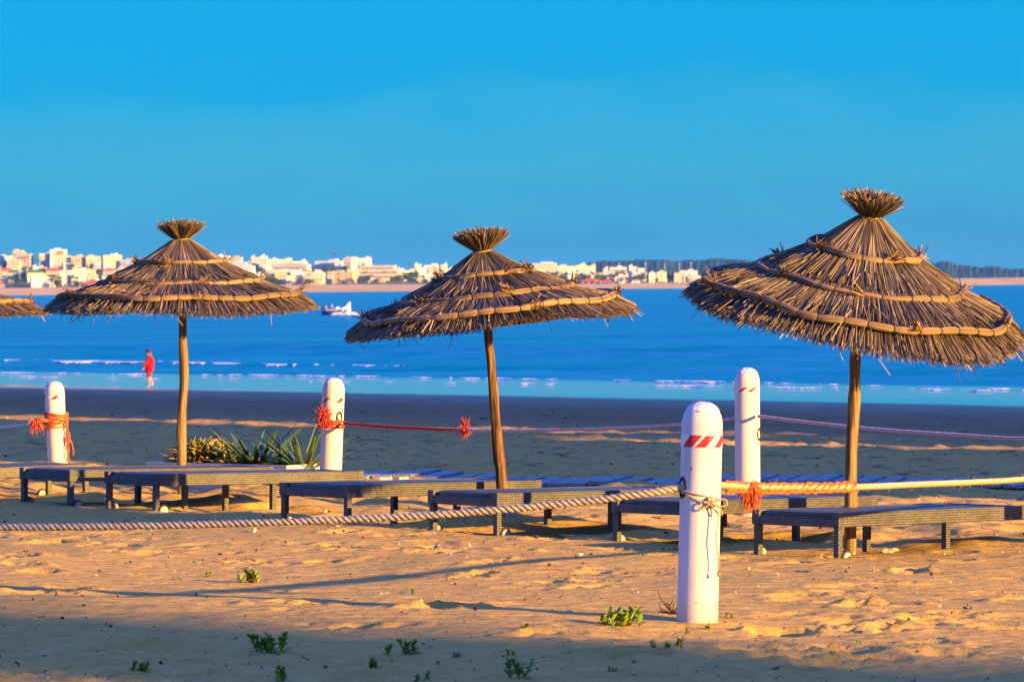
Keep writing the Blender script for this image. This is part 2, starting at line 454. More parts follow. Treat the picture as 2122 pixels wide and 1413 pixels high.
def ground(x, y):
    x = np.asarray(x, float); y = np.asarray(y, float)
    q = QM[0] * x + QM[1] * y
    q = q - 1.3 * np.maximum(0, x - 0.2 * y - 14)            # off to the right the land runs on
    z = (np.interp(q - 3, QX, QZ) + np.interp(q, QX, QZ) + np.interp(q + 3, QX, QZ)) / 3
    c = 0.485 * x + 0.875 * y                                # across the sunlight
    dunes = sstep(22.2, 25.5, c) * (1 - sstep(33, 37, c))    # churned sand round the loungers
    z = z + dunes * (0.17 * vnoise(x * 0.85, y * 0.8, 3) + 0.085 * vnoise(x * 2.1, y * 1.7, 4) + 0.035 * vnoise(x * 5.3, y * 4.1, 5))
    near = (1 - sstep(22, 26, c))
    z = z + near * (0.045 * vnoise(x * 0.6, y * 0.55, 6) + 0.014 * vnoise(x * 2.2, y * 1.9, 7) + 0.006 * vnoise(x * 6, y * 5, 8))
    z = z + (1 - sstep(15.5, 18.5, c)) * (0.05 * vnoise(x * 1.3, y * 1.1, 9) + 0.02 * vnoise(x * 3.4, y * 2.8, 10))
    mid = sstep(34, 38, c) * (1 - sstep(86, 98, q))
    rough = 1 - 0.7 * sstep(52, 62, q)
    z = z + mid * rough * (0.07 * vnoise(x * 0.7, y * 0.5, 12) + 0.07 * vnoise(x * 2.3, y * 1.6, 13) + 0.05 * vnoise(x * 5.1, y * 3.3, 14))
    return z

def G(x, y):
    return float(ground(x, y))

def ground_hit(px, py):
    lo = 12.0
    d = lo
    while d < 230:
        p = P(px, py, d)
        if p.z <= G(p.x, p.y): break
        d += 0.1
    for _ in range(8):
        p = P(px, py, d - 0.05)
        if p.z <= G(p.x, p.y): d -= 0.05
    return P(px, py, d)

def axis(dense_lo, dense_hi, step, lo, hi, grow=1.13):
    a = list(np.arange(dense_lo, dense_hi + 1e-6, step))
    s = step; v = dense_hi
    while v < hi: s *= grow; v += s; a.append(v)
    s = step; v = dense_lo
    while v > lo: s *= grow; v -= s; a.insert(0, v)
    return np.array(a)

xs = axis(-6.3, 6.3, 0.030, -420, 420, 1.12)
ys = np.concatenate([axis(13.5, 42.0, 0.045, -130, 42.0, 1.3), np.arange(42.1, 62, 0.12), np.arange(62, 135, 0.4), np.arange(135, 260, 1.0), np.geomspace(262, 420, 12)])
X, Y = np.meshgrid(xs, ys)
Z = ground(X, Y)
# footprints and scuffed patches
foot_px = [(165, 1110), (285, 1117), (110, 1132), (205, 1142), (355, 1150), (75, 1155), (500, 1135), (670, 1137), (450, 1165), (650, 1162),
           (825, 1140), (980, 1138), (1140, 1142), (1310, 1145), (1065, 1170), (1255, 1178), (1250, 1202), (1145, 1212), (210, 1222), (640, 1254),
           (800, 1110), (1890, 1188), (1960, 1162), (1650, 1185), (1850, 1250), (2050, 1235), (1600, 1275), (1700, 1290), (1970, 1320), (2060, 1300),
           (1750, 1160), (2090, 1200), (1780, 1215), (1560, 1165), (1890, 1275), (1800, 1300), (2000, 1262), (1690, 1235), (30, 1180), (930, 1255), (480, 1215),
           (960, 1192), (760, 1300), (300, 1345), (140, 1345), (640, 1375), (1150, 1312), (1380, 1370), (1500, 1390), (1620, 1350), (1720, 1385), (1900, 1370),
           (80, 1395), (430, 1360), (820, 1395), (1250, 1350), (2040, 1390), (1800, 1345), (1560, 1320), (200, 1405)]
fr = random.Random(5)
pits = []
for px, py in foot_px:
    g = ground_hit(px, py)
    for k in range(fr.choice((1, 2, 2, 3))):
        pits.append((g.x + fr.gauss(0, 0.13), g.y + fr.gauss(0, 0.22), fr.uniform(0.09, 0.17), fr.uniform(0.055, 0.10), fr.uniform(-0.6, 0.9), fr.uniform(0.020, 0.042)))
for k in range(120):                                         # fainter scatter
    d = fr.uniform(14, 25); pits.append((fr.uniform(-0.14, 0.14) * d, d, fr.uniform(0.04, 0.10), fr.uniform(0.03, 0.06), fr.uniform(0, 3), fr.uniform(0.005, 0.016)))
for k in range(230):                                         # trampled sand round the loungers and the path behind
    d = fr.uniform(25, 41.5); pits.append((fr.uniform(-0.145, 0.145) * d, d, fr.uniform(0.10, 0.2), fr.uniform(0.06, 0.12), fr.uniform(0, 3), fr.uniform(0.012, 0.035)))
for (fx, fy, ra, rb, an, dep) in pits:
    i0, i1 = np.searchsorted(xs, [fx - 0.5, fx + 0.5]); j0, j1 = np.searchsorted(ys, [fy - 0.5, fy + 0.5])
    if i1 <= i0 or j1 <= j0: continue
    xx = X[j0:j1, i0:i1] - fx; yy = Y[j0:j1, i0:i1] - fy
    ca, sa = math.cos(an), math.sin(an)
    wob = 1 + 0.5 * vnoise((xx + fx) * 14, (yy + fy) * 14, 21)
    rr = np.sqrt(((xx * ca + yy * sa) / ra) ** 2 + ((-xx * sa + yy * ca) / rb) ** 2) * wob
    Z[j0:j1, i0:i1] += -dep * np.exp(-rr ** 4) + 0.34 * dep * np.exp(-((rr - 1.35) / 0.30) ** 2) * (1 + 1.7 * vnoise((xx + fx) * 22, (yy + fy) * 22, 22))
nx, ny = len(xs), len(ys)
ii = (np.arange(ny - 1)[:, None] * nx + np.arange(nx - 1)[None, :]).ravel()
quads = np.stack([ii, ii + 1, ii + 1 + nx, ii + nx], 1)
me = np_mesh('beach', np.stack([X.ravel(), Y.ravel(), Z.ravel()], 1), quads, None, M['sand'])
beach = tag(link_mesh('beach', me), kind='structure')
print('beach verts', len(me.vertices))

# ------------------------------------------------------------------ sea
def sea_mat():
    m, n, l, b = new_mat('sea_water')
    g = n.new('ShaderNodeNewGeometry')
    mp = n.new('ShaderNodeMapping'); mp.inputs['Rotation'].default_value = (0, 0, R(43)); mp.inputs['Scale'].default_value = (0.35, 1.0, 1)
    l.new(g.outputs['Position'], mp.inputs[0])
    def nz(scale, detail=5, rough=0.5, src=mp):
        t = n.new('ShaderNodeTexNoise'); t.inputs['Scale'].default_value = scale; t.inputs['Detail'].default_value = detail; t.inputs['Roughness'].default_value = rough
        l.new(src.outputs[0], t.inputs['Vector']); return t
    n1 = nz(0.6); n3a = nz(0.075, 8, 0.68); n3b = nz(0.42, 6, 0.65)
    n3 = n.new('ShaderNodeMath'); n3.operation = 'MULTIPLY_ADD'; n3.inputs[1].default_value = 0.55
    half = n.new('ShaderNodeMath'); half.operation = 'MULTIPLY'; half.inputs[1].default_value = 0.45
    l.new(n3b.outputs['Fac'], half.inputs[0]); l.new(n3a.outputs['Fac'], n3.inputs[0]); l.new(half.outputs[0], n3.inputs[2])
    bp = n.new('ShaderNodeBump'); bp.inputs['Strength'].default_value = 0.35; bp.inputs['Distance'].default_value = 0.30
    l.new(n1.outputs['Fac'], bp.inputs['Height'])
    b.inputs['Base Color'].default_value = (0.0, 0.13, 0.30, 1)
    b.inputs['Roughness'].default_value = 0.22
    b.inputs['IOR'].default_value = 1.33
    l.new(bp.outputs[0], b.inputs['Normal'])
    # noise streaks of body colour painted in for chop that mirrors less sky
    df = n.new('ShaderNodeBsdfDiffuse'); df.inputs['Color'].default_value = (0.0, 0.20, 0.31, 1)
    l.new(bp.outputs[0], df.inputs['Normal'])
    r = n.new('ShaderNodeMapRange'); r.inputs['From Min'].default_value = 0.42; r.inputs['From Max'].default_value = 0.60
    r.inputs['To Min'].default_value = 0.0; r.inputs['To Max'].default_value = 0.95
    l.new(n3.outputs[0], r.inputs['Value'])
    mx = n.new('ShaderNodeMixShader')
    l.new(r.outputs[0], mx.inputs[0]); l.new(b.outputs[0], mx.inputs[1]); l.new(df.outputs[0], mx.inputs[2])
    l.new(mx.outputs[0], n['Material Output'].inputs['Surface'])
    return m
M['sea'] = sea_mat()

def film_mat():
    m, n, l, b = new_mat('swash_film')
    b.inputs['Base Color'].default_value = (0.12, 0.14, 0.15, 1)
    b.inputs['Roughness'].default_value = 0.05
    b.inputs['IOR'].default_value = 1.33
    b.inputs['Specular IOR Level'].default_value = 0.9
    return m
M['film'] = film_mat()
M['foam'] = simple('foam', (0.70, 0.78, 0.86), rough=0.8, var=0.1, scale=0.5)

# coordinates of the shore: q runs out to sea, s along the waterline
QN = Vector((QM[0], QM[1], 0)).normalized()
QS = Vector((QN.y, -QN.x, 0))
qlen = math.hypot(*QM)
SHORE_Q = 119.0
def shore_xy(q, s):
    q = q / qlen
    return QN.x * q + QS.x * s, QN.y * q + QS.y * s

# swash: a thin mirror-smooth sheet of water on the wet sand
ss = np.linspace(-420, 420, 421)
rows = np.linspace(0, 1, 14)
V = []
for t in rows:
    for s in ss:
        edge = 103.5 + 2.2 * float(vnoise(s * 0.045, 3.3, 31)) + 0.7 * float(vnoise(s * 0.21, 1.3, 32))
        q = edge + (SHORE_Q + 5 - edge) * t
        x, y = shore_xy(q, s)
        V.append((x, y, max(G(x, y) + 0.004, 0.0) if t == 0 else 0.072 - 0.05 * t))
n_ = len(ss)
ii = (np.arange(len(rows) - 1)[:, None] * n_ + np.arange(n_ - 1)[None, :]).ravel()
tag(link_mesh('swash_water', np_mesh('swash_water', V, np.stack([ii, ii + n_, ii + 1 + n_, ii + 1], 1), None, M['film'])), kind='structure')

# open water: wave crests roughly parallel to the shore, dying away with distance
qq = np.concatenate([np.arange(SHORE_Q, 200, 0.45), np.arange(200, 420, 0.9), np.geomspace(421, 7000, 50)])
ss = np.concatenate([-np.geomspace(9000, 221, 24), np.arange(-220, 220.1, 1.7), np.geomspace(222, 9000, 24)])
S_, Q_ = np.meshgrid(ss, qq)
Q0_ = Q_.copy()
Q_ = Q_ + (5.0 * vnoise(S_ * 0.035, 0.7 + 0 * S_, 47) + 2.0 * vnoise(S_ * 0.13, 2.7 + 0 * S_, 48)) * (1 - sstep(SHORE_Q, SHORE_Q + 40, Q_)) * (np.abs(S_) < 300)
Xw = QN.x * Q_ / qlen + QS.x * S_; Yw = QN.y * Q_ / qlen + QS.y * S_
def swell(q, s):
    ph = q + 5.0 * vnoise(s * 0.02, q * 0.01, 41) + 1.6 * vnoise(s * 0.07, q * 0.03, 42)
    w1 = (0.5 + 0.5 * np.cos(2 * math.pi * ph / 13.0)) ** 3
    w2 = (0.5 + 0.5 * np.cos(2 * math.pi * (ph * 1.02 + 0.6 * vnoise(s * 0.1, q * 0.1, 43)) / 4.1)) ** 2
    amp = (0.5 + vnoise(s * 0.018, q * 0.05, 44)) * 1.4
    fade = np.clip((q - SHORE_Q) / 14, 0, 1) * (1 - sstep(240, 418, q))
    return fade * (0.20 * amp * w1 + 0.07 * w2 + 0.07 * vnoise(s * 0.35, q * 0.6, 45))
Zw = swell(Q_, S_)
Zw[Q_ > 420] = 0
Zw[np.abs(S_) > 221] *= 0.0
ny_, nx_ = S_.shape
ii = (np.arange(ny_ - 1)[:, None] * nx_ + np.arange(nx_ - 1)[None, :]).ravel()
tag(link_mesh('sea', np_mesh('sea', np.stack([Xw.ravel(), Yw.ravel(), Zw.ravel()], 1), np.stack([ii, ii + nx_, ii + 1 + nx_, ii + 1], 1), None, M['sea'])), kind='structure')

# foam on the small breakers: short ragged rolls of white water
fm_v, fm_t = [], []
fr = random.Random(9)
def foam_roll(px0, px1, py, thick):
    n = max(4, int(abs(px1 - px0) / 5))
    base = len(fm_v)
    for i in range(n + 1):
        px = px0 + (px1 - px0) * i / n
        yv = py + 1.5 * math.sin(px * 0.02)
        h = P(px, 0, 100)
        d = CAM_Z * F / max(4.0, (yv - (605.1 - 0.01047 * px)))
        p = P(px, yv, d)
        a = thick * (0.7 + 0.6 * fr.random()) * min(1, 3.5 * min(i, n - i) / n + 0.1)
        z0 = 0.02
        fm_v.extend([(p.x, p.y - 0.8 * a, z0), (p.x, p.y - 0.35 * a, z0 + 0.22 * a), (p.x, p.y + 0.3 * a, z0 + 0.36 * a), (p.x, p.y + 1.3 * a, z0)])
    for i in range(n):
        for k in range(3):
            a0 = base + i * 4 + k
            fm_t.append((a0, a0 + 4, a0 + 5, a0 + 1))
def foam_line(px0, px1, y0, y1, thick, gap, seed, step=2.5):
    """one long broken breaker: rolls of white water with gaps and changing height"""
    run = []
    for px in np.arange(px0, px1, step):
        a = float(vnoise(px * 0.021, seed, 91)) + 0.6 * float(vnoise(px * 0.09, seed, 92)) - gap
        y = y0 + (y1 - y0) * (px - px0) / (px1 - px0) + 1.6 * float(vnoise(px * 0.03, seed, 93))
        if a > 0: run.append((px, y, thick * min(1.0, 0.35 + 2.4 * a) * (0.35 + 1.1 * fr.random())))
        if (a <= 0 or px + step >= px1) and run:
            base = len(fm_v); n = len(run)
            for i, (qx, qy, th) in enumerate(run):
                th *= min(1, 0.25 + 2.0 * min(i, n - 1 - i) / n)
                zc = 0.26 * thick if thick > 0.6 else 0.10                 # height of the breaking crest
                d = (CAM_Z - zc) * F / max(4.0, qy - (605.1 - 0.01047 * qx)); p = P(qx, qy, d)
                for oy, oz in ((-2.2, -0.75), (-1.0, -0.30), (-0.2, 0.0), (0.8, -0.05), (3.0, -1.0)):
                    fm_v.append((p.x, p.y + oy * th, zc + oz * min(zc, 0.30 * th)))
            for i in range(n - 1):
                for k in range(4):
                    a0 = base + i * 5 + k; fm_t.append((a0, a0 + 5, a0 + 6, a0 + 1))
            run = []
foam_line(-30, 420, 745, 750, 0.62, -0.26, 1.3, 1.4)
foam_line(395, 840, 751, 757, 0.62, -0.02, 2.3, 1.4)
foam_line(-30, 700, 771, 778, 0.22, 0.04, 4.3)
foam_line(700, 1500, 778, 790, 0.22, 0.06, 5.3)
foam_line(1400, 2150, 788, 806, 0.2, 0.08, 6.3)
foam_line(-30, 2150, 779, 809, 0.16, 0.04, 7.3)
tag(link_mesh('foam', np_mesh('foam', fm_v, fm_t, None, M['foam'])), 'thin white foam on the small breakers near the shore', 'foam', kind='stuff')


# ------------------------------------------------------------------ unseen blocks added right of the view to throw shade on the beach
TS = Vector((math.sin(R(SUN_AZ)), math.cos(R(SUN_AZ)), 0))        # towards the sun on the map
TK = Vector((-TS.y, TS.x, 0))                                     # across the sunlight
M['town_wall'] = simple('shade_block_plaster', (0.50, 0.46, 0.40), rough=0.8, var=0.15, scale=0.4)
M['pane'] = simple('window_pane', (0.03, 0.04, 0.05), rough=0.15, spec=0.6)
def promenade(c0, c1, a, deep, height, label, z0=0.0, wins=True):  # unseen building block, put in for the shade it casts on the beach
    t = thing('shade_block', label=label, cat='building', group='unseen blocks added to shade the beach')
    p = TK * ((c0 + c1) / 2) + TS * (a + deep / 2)
    base = 0.5
    t.location = (p.x, p.y, base)
    t.rotation_euler = (0, 0, math.atan2(TK.y, TK.x))              # local x across the sunlight, local y away from the sun's side
    w = c1 - c0
    m = MB().box((0, 0, (height + z0) / 2), (w, deep, height - z0))
    m.build('wall', M['town_wall'], t)
    MB().box((0, 0, height + 0.35), (w - 0.6, deep - 0.6, 0.7)).build('roof', M['town_wall'], t)
    if wins:
        pane = MB().box((0, 0, 0), (1.6, 0.12, 1.5)).mesh('window', M['pane'])
        n = max(1, int(w / 7))
        for i in range(n):
            for f in range(3):
                link_mesh('window', pane, t, (-w / 2 + (i + 0.5) * w / n, deep / 2 + 0.03, 3 + f * 5.5))
    return t
promenade(11.4, 15.0, 165, 6, 46, 'unseen slim tower added right of view to shade the nearest sand')
promenade(30.5, 50.7, 45, 12, 24, 'unseen tall block added right of view to shade sand behind the loungers')
promenade(52.7, 57.4, 45, 12, 26, 'unseen tower block added right of view, leaving narrow gaps for sun stripes')
promenade(50.7, 52.7, 46, 8, 26, 'unseen high slab added right of view to cut one sun stripe short', z0=18.4, wins=False)
promenade(57.4, 60.0, 46, 8, 16.4, 'unseen lower block added right of view to cut the other sun stripe', wins=False)
promenade(60.0, 129.0, 45, 14, 33, 'unseen very long block added right of view to shade the lower beach')

# ------------------------------------------------------------------ white posts
def curved_patch(R_, th0, th1, z0, z1, slant, n=8, rows=5):
    m = MB()
    for i in range(n + 1):
        for j in range(rows):
            f = j / (rows - 1)
            a = th0 + (th1 - th0) * i / n + slant * f
            m.v.append((math.sin(a) * R_, -math.cos(a) * R_, z0 + (z1 - z0) * f))
    for i in range(n):
        for j in range(rows - 1):
            a = i * rows + j
            m.f.append((a, a + rows, a + rows + 1, a + 1))
    return m

POST = {}
def post(key, top_px, base_px, d, label, tape, stripes, hole=None, R_=0.1, seed=1):
    tp = P(top_px[0], top_px[1], d)
    bx = P(base_px, 1000, d).x
    gz = G(bx, d)
    t = thing('bollard', (bx, d, gz - 0.06), 0, label, 'bollard', 'white bollards carrying the beach ropes')
    h = tp.z - gz + 0.06
    lean = math.atan2(tp.x - bx, h)
    t.rotation_euler = (0, lean, 0)
    prof = [(R_ * 1.02, -0.25), (R_ * 1.02, 0.02), (R_, 0.3), (R_, h - 0.105), (R_ * 0.985, h - 0.09), (R_ * 0.93, h - 0.062), (R_ * 0.80, h - 0.035), (R_ * 0.62, h - 0.016), (R_ * 0.40, h - 0.004), (R_ * 0.15, h), (0.001, h)]
    MB().lathe(prof, 40).build('shaft', M['post'], t, smooth=True)
    # rough flaking render on the cap
    m = MB()
    rr = random.Random(seed)
    for i in range(9):
        a0 = rr.uniform(0, 6.28); 
    n = 22
    prof2 = [(R_ * 0.84, h - 0.037), (R_ * 0.66, h - 0.0135), (R_ * 0.42, h + 0.0005), (R_ * 0.15, h + 0.004), (0.001, h + 0.0045)]
    b = MB()
    for j, (r, z) in enumerate(prof2):
        for k in range(n):
            a = 2 * math.pi * k / n
            w = 1 + (0.22 * (rr.random() - 0.5) if j == 0 else 0.05 * (rr.random() - 0.5))
            b.v.append((r * w * math.cos(a), r * w * math.sin(a), z + (0.004 * (rr.random() - .5) if j else -0.01 * (w - 1) * 5)))
    for j in range(len(prof2) - 1):
        for k in range(n):
            b.f.append((j * n + k, j * n + (k + 1) % n, (j + 1) * n + (k + 1) % n, (j + 1) * n + k))
    b.build('flaking_cap', M['flaking'], t, smooth=True)
    z0, z1 = h - tape[0], h - tape[1]
    tp_ = curved_patch(R_ + 0.0012, -math.pi, math.pi, z0, z1, 0, 48).build('reflective_tape', M['tape_white'], t, smooth=True)
    for (a, w) in stripes:
        s = curved_patch(R_ + 0.0024, a, a + w, z0, z1, -0.5).build('red_stripe', M['tape_red'], t, smooth=True)
        s.parent = tp_
    if hole:
        a, hz = hole
        hz = hz + 0.06
        o = MB()
        n = 16
        for k in range(n):
            b_ = 2 * math.pi * k / n
            da = 0.30 * math.cos(b_)
            o.v.append((math.sin(a + da) * (R_ + 0.0015), -math.cos(a + da) * (R_ + 0.0015), hz + 0.045 * math.sin(b_)))
        o.f.append(tuple(range(n)))
        o.build('painted_hole', M['black'], t)  # flat black disc painted in for the dark inside the hole
        ring = MB().tube([(math.sin(a + 0.33 * math.cos(2 * math.pi * k / 20)) * (R_ + 0.001), -math.cos(a + 0.33 * math.cos(2 * math.pi * k / 20)) * (R_ + 0.001), hz + 0.05 * math.sin(2 * math.pi * k / 20)) for k in range(21)], 0.005, 5)
        ring.build('hole_rim', M['plastic_dark'], t, smooth=True)
    POST[key] = (t, bx, d, gz, lean)
    return t

post('front', (1456, 834), 1441, 18.9, 'near white bollard with red and white tape and twine bow, standing in lit sand', (0.157, 0.215), [(-0.62, 0.62), (0.16, 0.50), (1.10, 0.5)], hole=(-1.15, 0.655), seed=2)
post('right', (1548, 763), 1549, 30.8, 'white bollard behind the near one, between loungers, with taut rope leaving its hole', (0.15, 0.185), [(-1.3, 0.2), (-0.35, 0.35), (0.45, 0.4)], hole=(1.15, 0.64), seed=3)
post('mid', (692, 784), 683, 34.8, 'white bollard beside the agave planter with red rope lashed round it', (0.172, 0.215), [(-0.6, 0.45), (0.75, 0.5)], hole=(0.72, 0.64), seed=4)
post('left', (112, 791), 121, 39.0, 'leftmost white bollard wrapped in frayed orange rope', (0.135, 0.175), [(-1.2, 0.45), (0.2, 0.45)], seed=5)
post('off_left', (-330, 885), -330, 20.0, 'white bollard just beyond the left edge holding the thick cream rope', (0.157, 0.2), [(-0.6, 0.45)])
post('off_right', (2330, 790), 2330, 25.4, 'white bollard just beyond the right edge holding two ropes', (0.157, 0.2), [(-0.6, 0.45)])
post('off_back', (-470, 800), -470, 43.5, 'white bollard beyond the left edge holding the thin blue rope', (0.157, 0.2), [(-0.6, 0.45)])

# ------------------------------------------------------------------ ropes
def sag_path(a, b, sag, n):
    a, b = Vector(a), Vector(b)
    return [a.lerp(b, i / n) - Vector((0, 0, sag * 4 * (i / n) * (1 - i / n))) for i in range(n + 1)]

def rope_builder(path, rad, lay=None, strands=3, sides=6, fuzz=0.0, seed=1):
    """a laid rope: strands wound round the path"""
    lay = lay or rad * 5.2
    pts = [Vector(p) for p in path]
    # resample
    seg = [0.0]
    for i in range(1, len(pts)): seg.append(seg[-1] + (pts[i] - pts[i - 1]).length)
    L = seg[-1]; step = lay / 11
    n = max(8, int(L / step))
    out = []; j = 0
    for i in range(n + 1):
        s = L * i / n
        while j < len(seg) - 2 and seg[j + 1] < s: j += 1
        out.append(pts[j].lerp(pts[j + 1], (s - seg[j]) / max(1e-9, seg[j + 1] - seg[j])))
    m = MB(); rr = random.Random(seed)
    up = Vector((0, 0, 1))
    for k in range(strands):
        path_k = []
        for i, p in enumerate(out):
            t = (out[min(i + 1, n)] - out[max(i - 1, 0)]).normalized()
            u = (up - t * up.dot(t))
            u = u.normalized() if u.length > 1e-4 else t.orthogonal().normalized()
            w = t.cross(u)
            a = 2 * math.pi * (L * i / n / lay + k / strands)
            path_k.append(p + (u * math.cos(a) + w * math.sin(a)) * rad * 0.5)
        m.tube(path_k, rad * 0.56, sides)
    if fuzz:
        for i in range(int(L * fuzz)):
            p = out[rr.randrange(1, n)]
            v = Vector((rr.gauss(0, 1), rr.gauss(0, 1), rr.gauss(0, 1))).normalized()
            m.tube([p + v * rad * 0.9, p + v * rad * (1.3 + rr.random() * 0.9) + Vector((rr.gauss(0, 1), 0, rr.gauss(0, 1))) * rad * 0.5], 0.0006, 3, False)
    return m

def fray(m, kp, n, spread, drop, r0, rr):
    """limp frayed cord ends: short curly fibres that hang"""
    for i in range(n):
        v = Vector((rr.gauss(0, 1), rr.gauss(0, 1), rr.gauss(0, 1)))
        v = v.normalized() * spread * rr.uniform(0.3, 1.0)
        pts = [kp.copy(), kp + v * 0.6]
        p = pts[-1].copy(); dirv = v.normalized() * spread * 0.35
        for k in range(4):
            dirv = dirv * 0.75 + Vector((rr.gauss(0, 1), rr.gauss(0, 1), rr.gauss(0, 1))) * spread * 0.16 + Vector((0, 0, -drop * 0.22 * (k + 1) / 2))
            p = p + dirv; pts.append(p.copy())
        m.tube(pts, [r0, r0, r0 * 0.8, r0 * 0.7, r0 * 0.5, r0 * 0.3], 4)

def world_thing(name, m, mat, label, cat, group=None, smooth=True):
    o = m.build(name, mat, smooth=smooth)
    return tag(o, label, cat, group)

def pv(px, py, d): return P(px, py, d)
front_hole = pv(1417, 1009, 18.87)
# cream rope to the left: from the near bollard's hole down to the bollard off to the left
pl = [front_hole + Vector((0.05, 0.02, 0.0)), front_hole]
for px, py, d in ((1330, 1023, 18.88), (1200, 1040, 18.95), (1035, 1056, 19.05), (860, 1069, 19.15), (620, 1080, 19.3), (400, 1087, 19.45), (180, 1091, 19.6), (0, 1092, 19.72), (-160, 1090, 19.85), (-320, 1082, 19.95)):
    pl.append(pv(px, py, d))
def smooth_path(pts, n=16):
    out = []
    for i in range(len(pts) - 1):
        p0, p1, p2, p3 = pts[max(i - 1, 0)], pts[i], pts[i + 1], pts[min(i + 2, len(pts) - 1)]
        for k in range(n):
            t = k / n
            out.append(0.5 * ((2 * p1) + (-p0 + p2) * t + (2 * p0 - 5 * p1 + 4 * p2 - p3) * t * t + (-p0 + 3 * p1 - 3 * p2 + p3) * t ** 3))
    out.append(pts[-1]); return out
GR = 'ropes strung between the bollards'
world_thing('rope', rope_builder(smooth_path(pl), 0.0185, fuzz=60, seed=2), M['rope_cream'], 'thick cream twisted rope running left from the near bollard, low over the sand', 'rope', GR)
# right-hand rope: orange-lashed near the bollard, cream further on
pr = [pv(1480, 1004, 18.95), pv(1500, 1006, 19.1), pv(1560, 1009, 19.5), pv(1660, 1010, 20.2), pv(1780, 1009, 21.0), pv(1900, 1004, 21.9), pv(2020, 999, 22.9), pv(2122, 993, 23.7), pv(2320, 975, 25.3)]
prs = smooth_path(pr)
world_thing('rope', rope_builder(prs, 0.0180, fuzz=60, seed=3), M['rope_cream'], 'cream twisted rope running right from the near bollard towards the right edge', 'rope', GR)
# orange cord wound round it
m = MB(); rr = random.Random(4)
sub = prs[18:64]
for k in range(5):
    pts = []
    for i, p in enumerate(sub):
        a = i * 0.62 + k * 1.26 + rr.gauss(0, 0.15)
        amp = 0.021 + 0.006 * math.sin(i * 0.55 + k) + rr.uniform(0, 0.005)
        pts.append(p + Vector((0, math.sin(a) * amp, math.cos(a) * amp)))
    m.tube(pts, 0.0085, 5)
kp = pv(1556, 1008, 19.45)
fray(m, kp, 120, 0.036, 0.03, 0.0045, rr)
fray(m, kp + Vector((0, 0, -0.035)), 70, 0.024, 0.035, 0.004, rr)
world_thing('rope_lashing', m, M['rope_orange'], 'bright orange frayed cord wound along the rope right of the near bollard', 'cord')
# back ropes
world_thing('rope', rope_builder(smooth_path([pv(1571, 862, 30.7), pv(1700, 878, 29.8), pv(1850, 892, 28.7), pv(2000, 902, 27.6), pv(2122, 909, 26.7), pv(2320, 905, 25.4)]), 0.0135, seed=5), M['rope_pale'],
            'pale rope running right from the rear bollard past the right umbrella pole', 'rope', GR)
bk = smooth_path([pv(712, 877, 34.7), pv(800, 884, 34.2), pv(900, 889, 33.7), pv(960, 891, 33.4), pv(1100, 892, 32.8), pv(1250, 888, 32.1), pv(1400, 880, 31.5), pv(1524, 866, 30.85)])
world_thing('rope', rope_builder(bk[40:], 0.0125, seed=6), M['rope_pale'], 'pale rope stretched behind the middle umbrella pole to the rear bollard', 'rope', GR)
m = rope_builder(bk[:50], 0.0145, seed=7)
rr = random.Random(8)
kp = pv(963, 889, 33.38)
fray(m, kp, 90, 0.034, 0.012, 0.006, rr)
fray(m, kp + Vector((0.0, 0, 0.03)), 40, 0.022, -0.02, 0.006, rr)
kp = pv(672, 866, 34.68)
fray(m, kp, 110, 0.045, 0.012, 0.007, rr)
fray(m, kp + Vector((0.0, 0, 0.04)), 80, 0.04, -0.01, 0.006, rr)
tt, bx, d_, gz, ln = POST['mid']
zc = pv(690, 879, 34.7).z
for w in range(3):
    m.tube([(bx + 0.018 + math.cos(a) * 0.113, d_ + math.sin(a) * 0.113, zc + 0.015 - w * 0.018 + 0.012 * math.sin(a * 1.5 + w)) for a in np.linspace(0, 6.28, 28)], 0.012, 6)
world_thing('rope', m, M['rope_red'], 'red-orange rope lashed to the planter bollard and knotted left of the middle pole', 'rope', GR)
# left bollard: orange wraps, loose ends, and a thin blue rope leaving left
tt, bx, d_, gz, ln = POST['left']
m = MB(); rr = random.Random(12)
cz = pv(112, 868, 38.9).z
cx = P(116, 870, 39.0).x
for w in range(6):
    m.tube([(cx + math.cos(a) * (0.112 + 0.006 * math.sin(3 * a + w)), d_ + math.sin(a) * 0.114, cz + 0.045 - w * 0.018 + 0.012 * math.sin(a * 2 + w * 1.7)) for a in np.linspace(0, 6.28, 30)], 0.013, 6)
m.tube([(cx + math.cos(a) * 0.112, d_ + math.sin(a) * 0.112, cz - 0.095 + 0.015 * math.sin(a + 2.5)) for a in np.linspace(0, 6.28, 30)], 0.010, 6)
e0 = P(137, 865, 38.92)
for k in range(4):
    p = e0.copy(); pts = [p.copy()]
    for i in range(9):
        p = p + Vector((rr.gauss(0.002, 0.008), rr.gauss(0, 0.006), -0.037 - 0.006 * k)); pts.append(p.copy())
    m.tube(pts, 0.007, 5)
kp = P(74, 872, 38.9)
m.tube([P(100, 872, 38.88), P(88, 870, 38.88), kp], [0.016, 0.022, 0.026], 7)
fray(m, kp, 110, 0.038, 0.04, 0.006, rr)
world_thing('rope_lashing', m, M['rope_orange'], 'frayed orange rope wrapped and knotted round the leftmost bollard, ends dangling', 'cord')
world_thing('rope', rope_builder(smooth_path([P(78, 874, 38.95), P(0, 885, 39.8), P(-200, 895, 41.3), P(-455, 885, 43.45)]), 0.010, seed=9), M['rope_blue'], 'thin bluish rope leaving the leftmost bollard at the left edge', 'rope', GR)
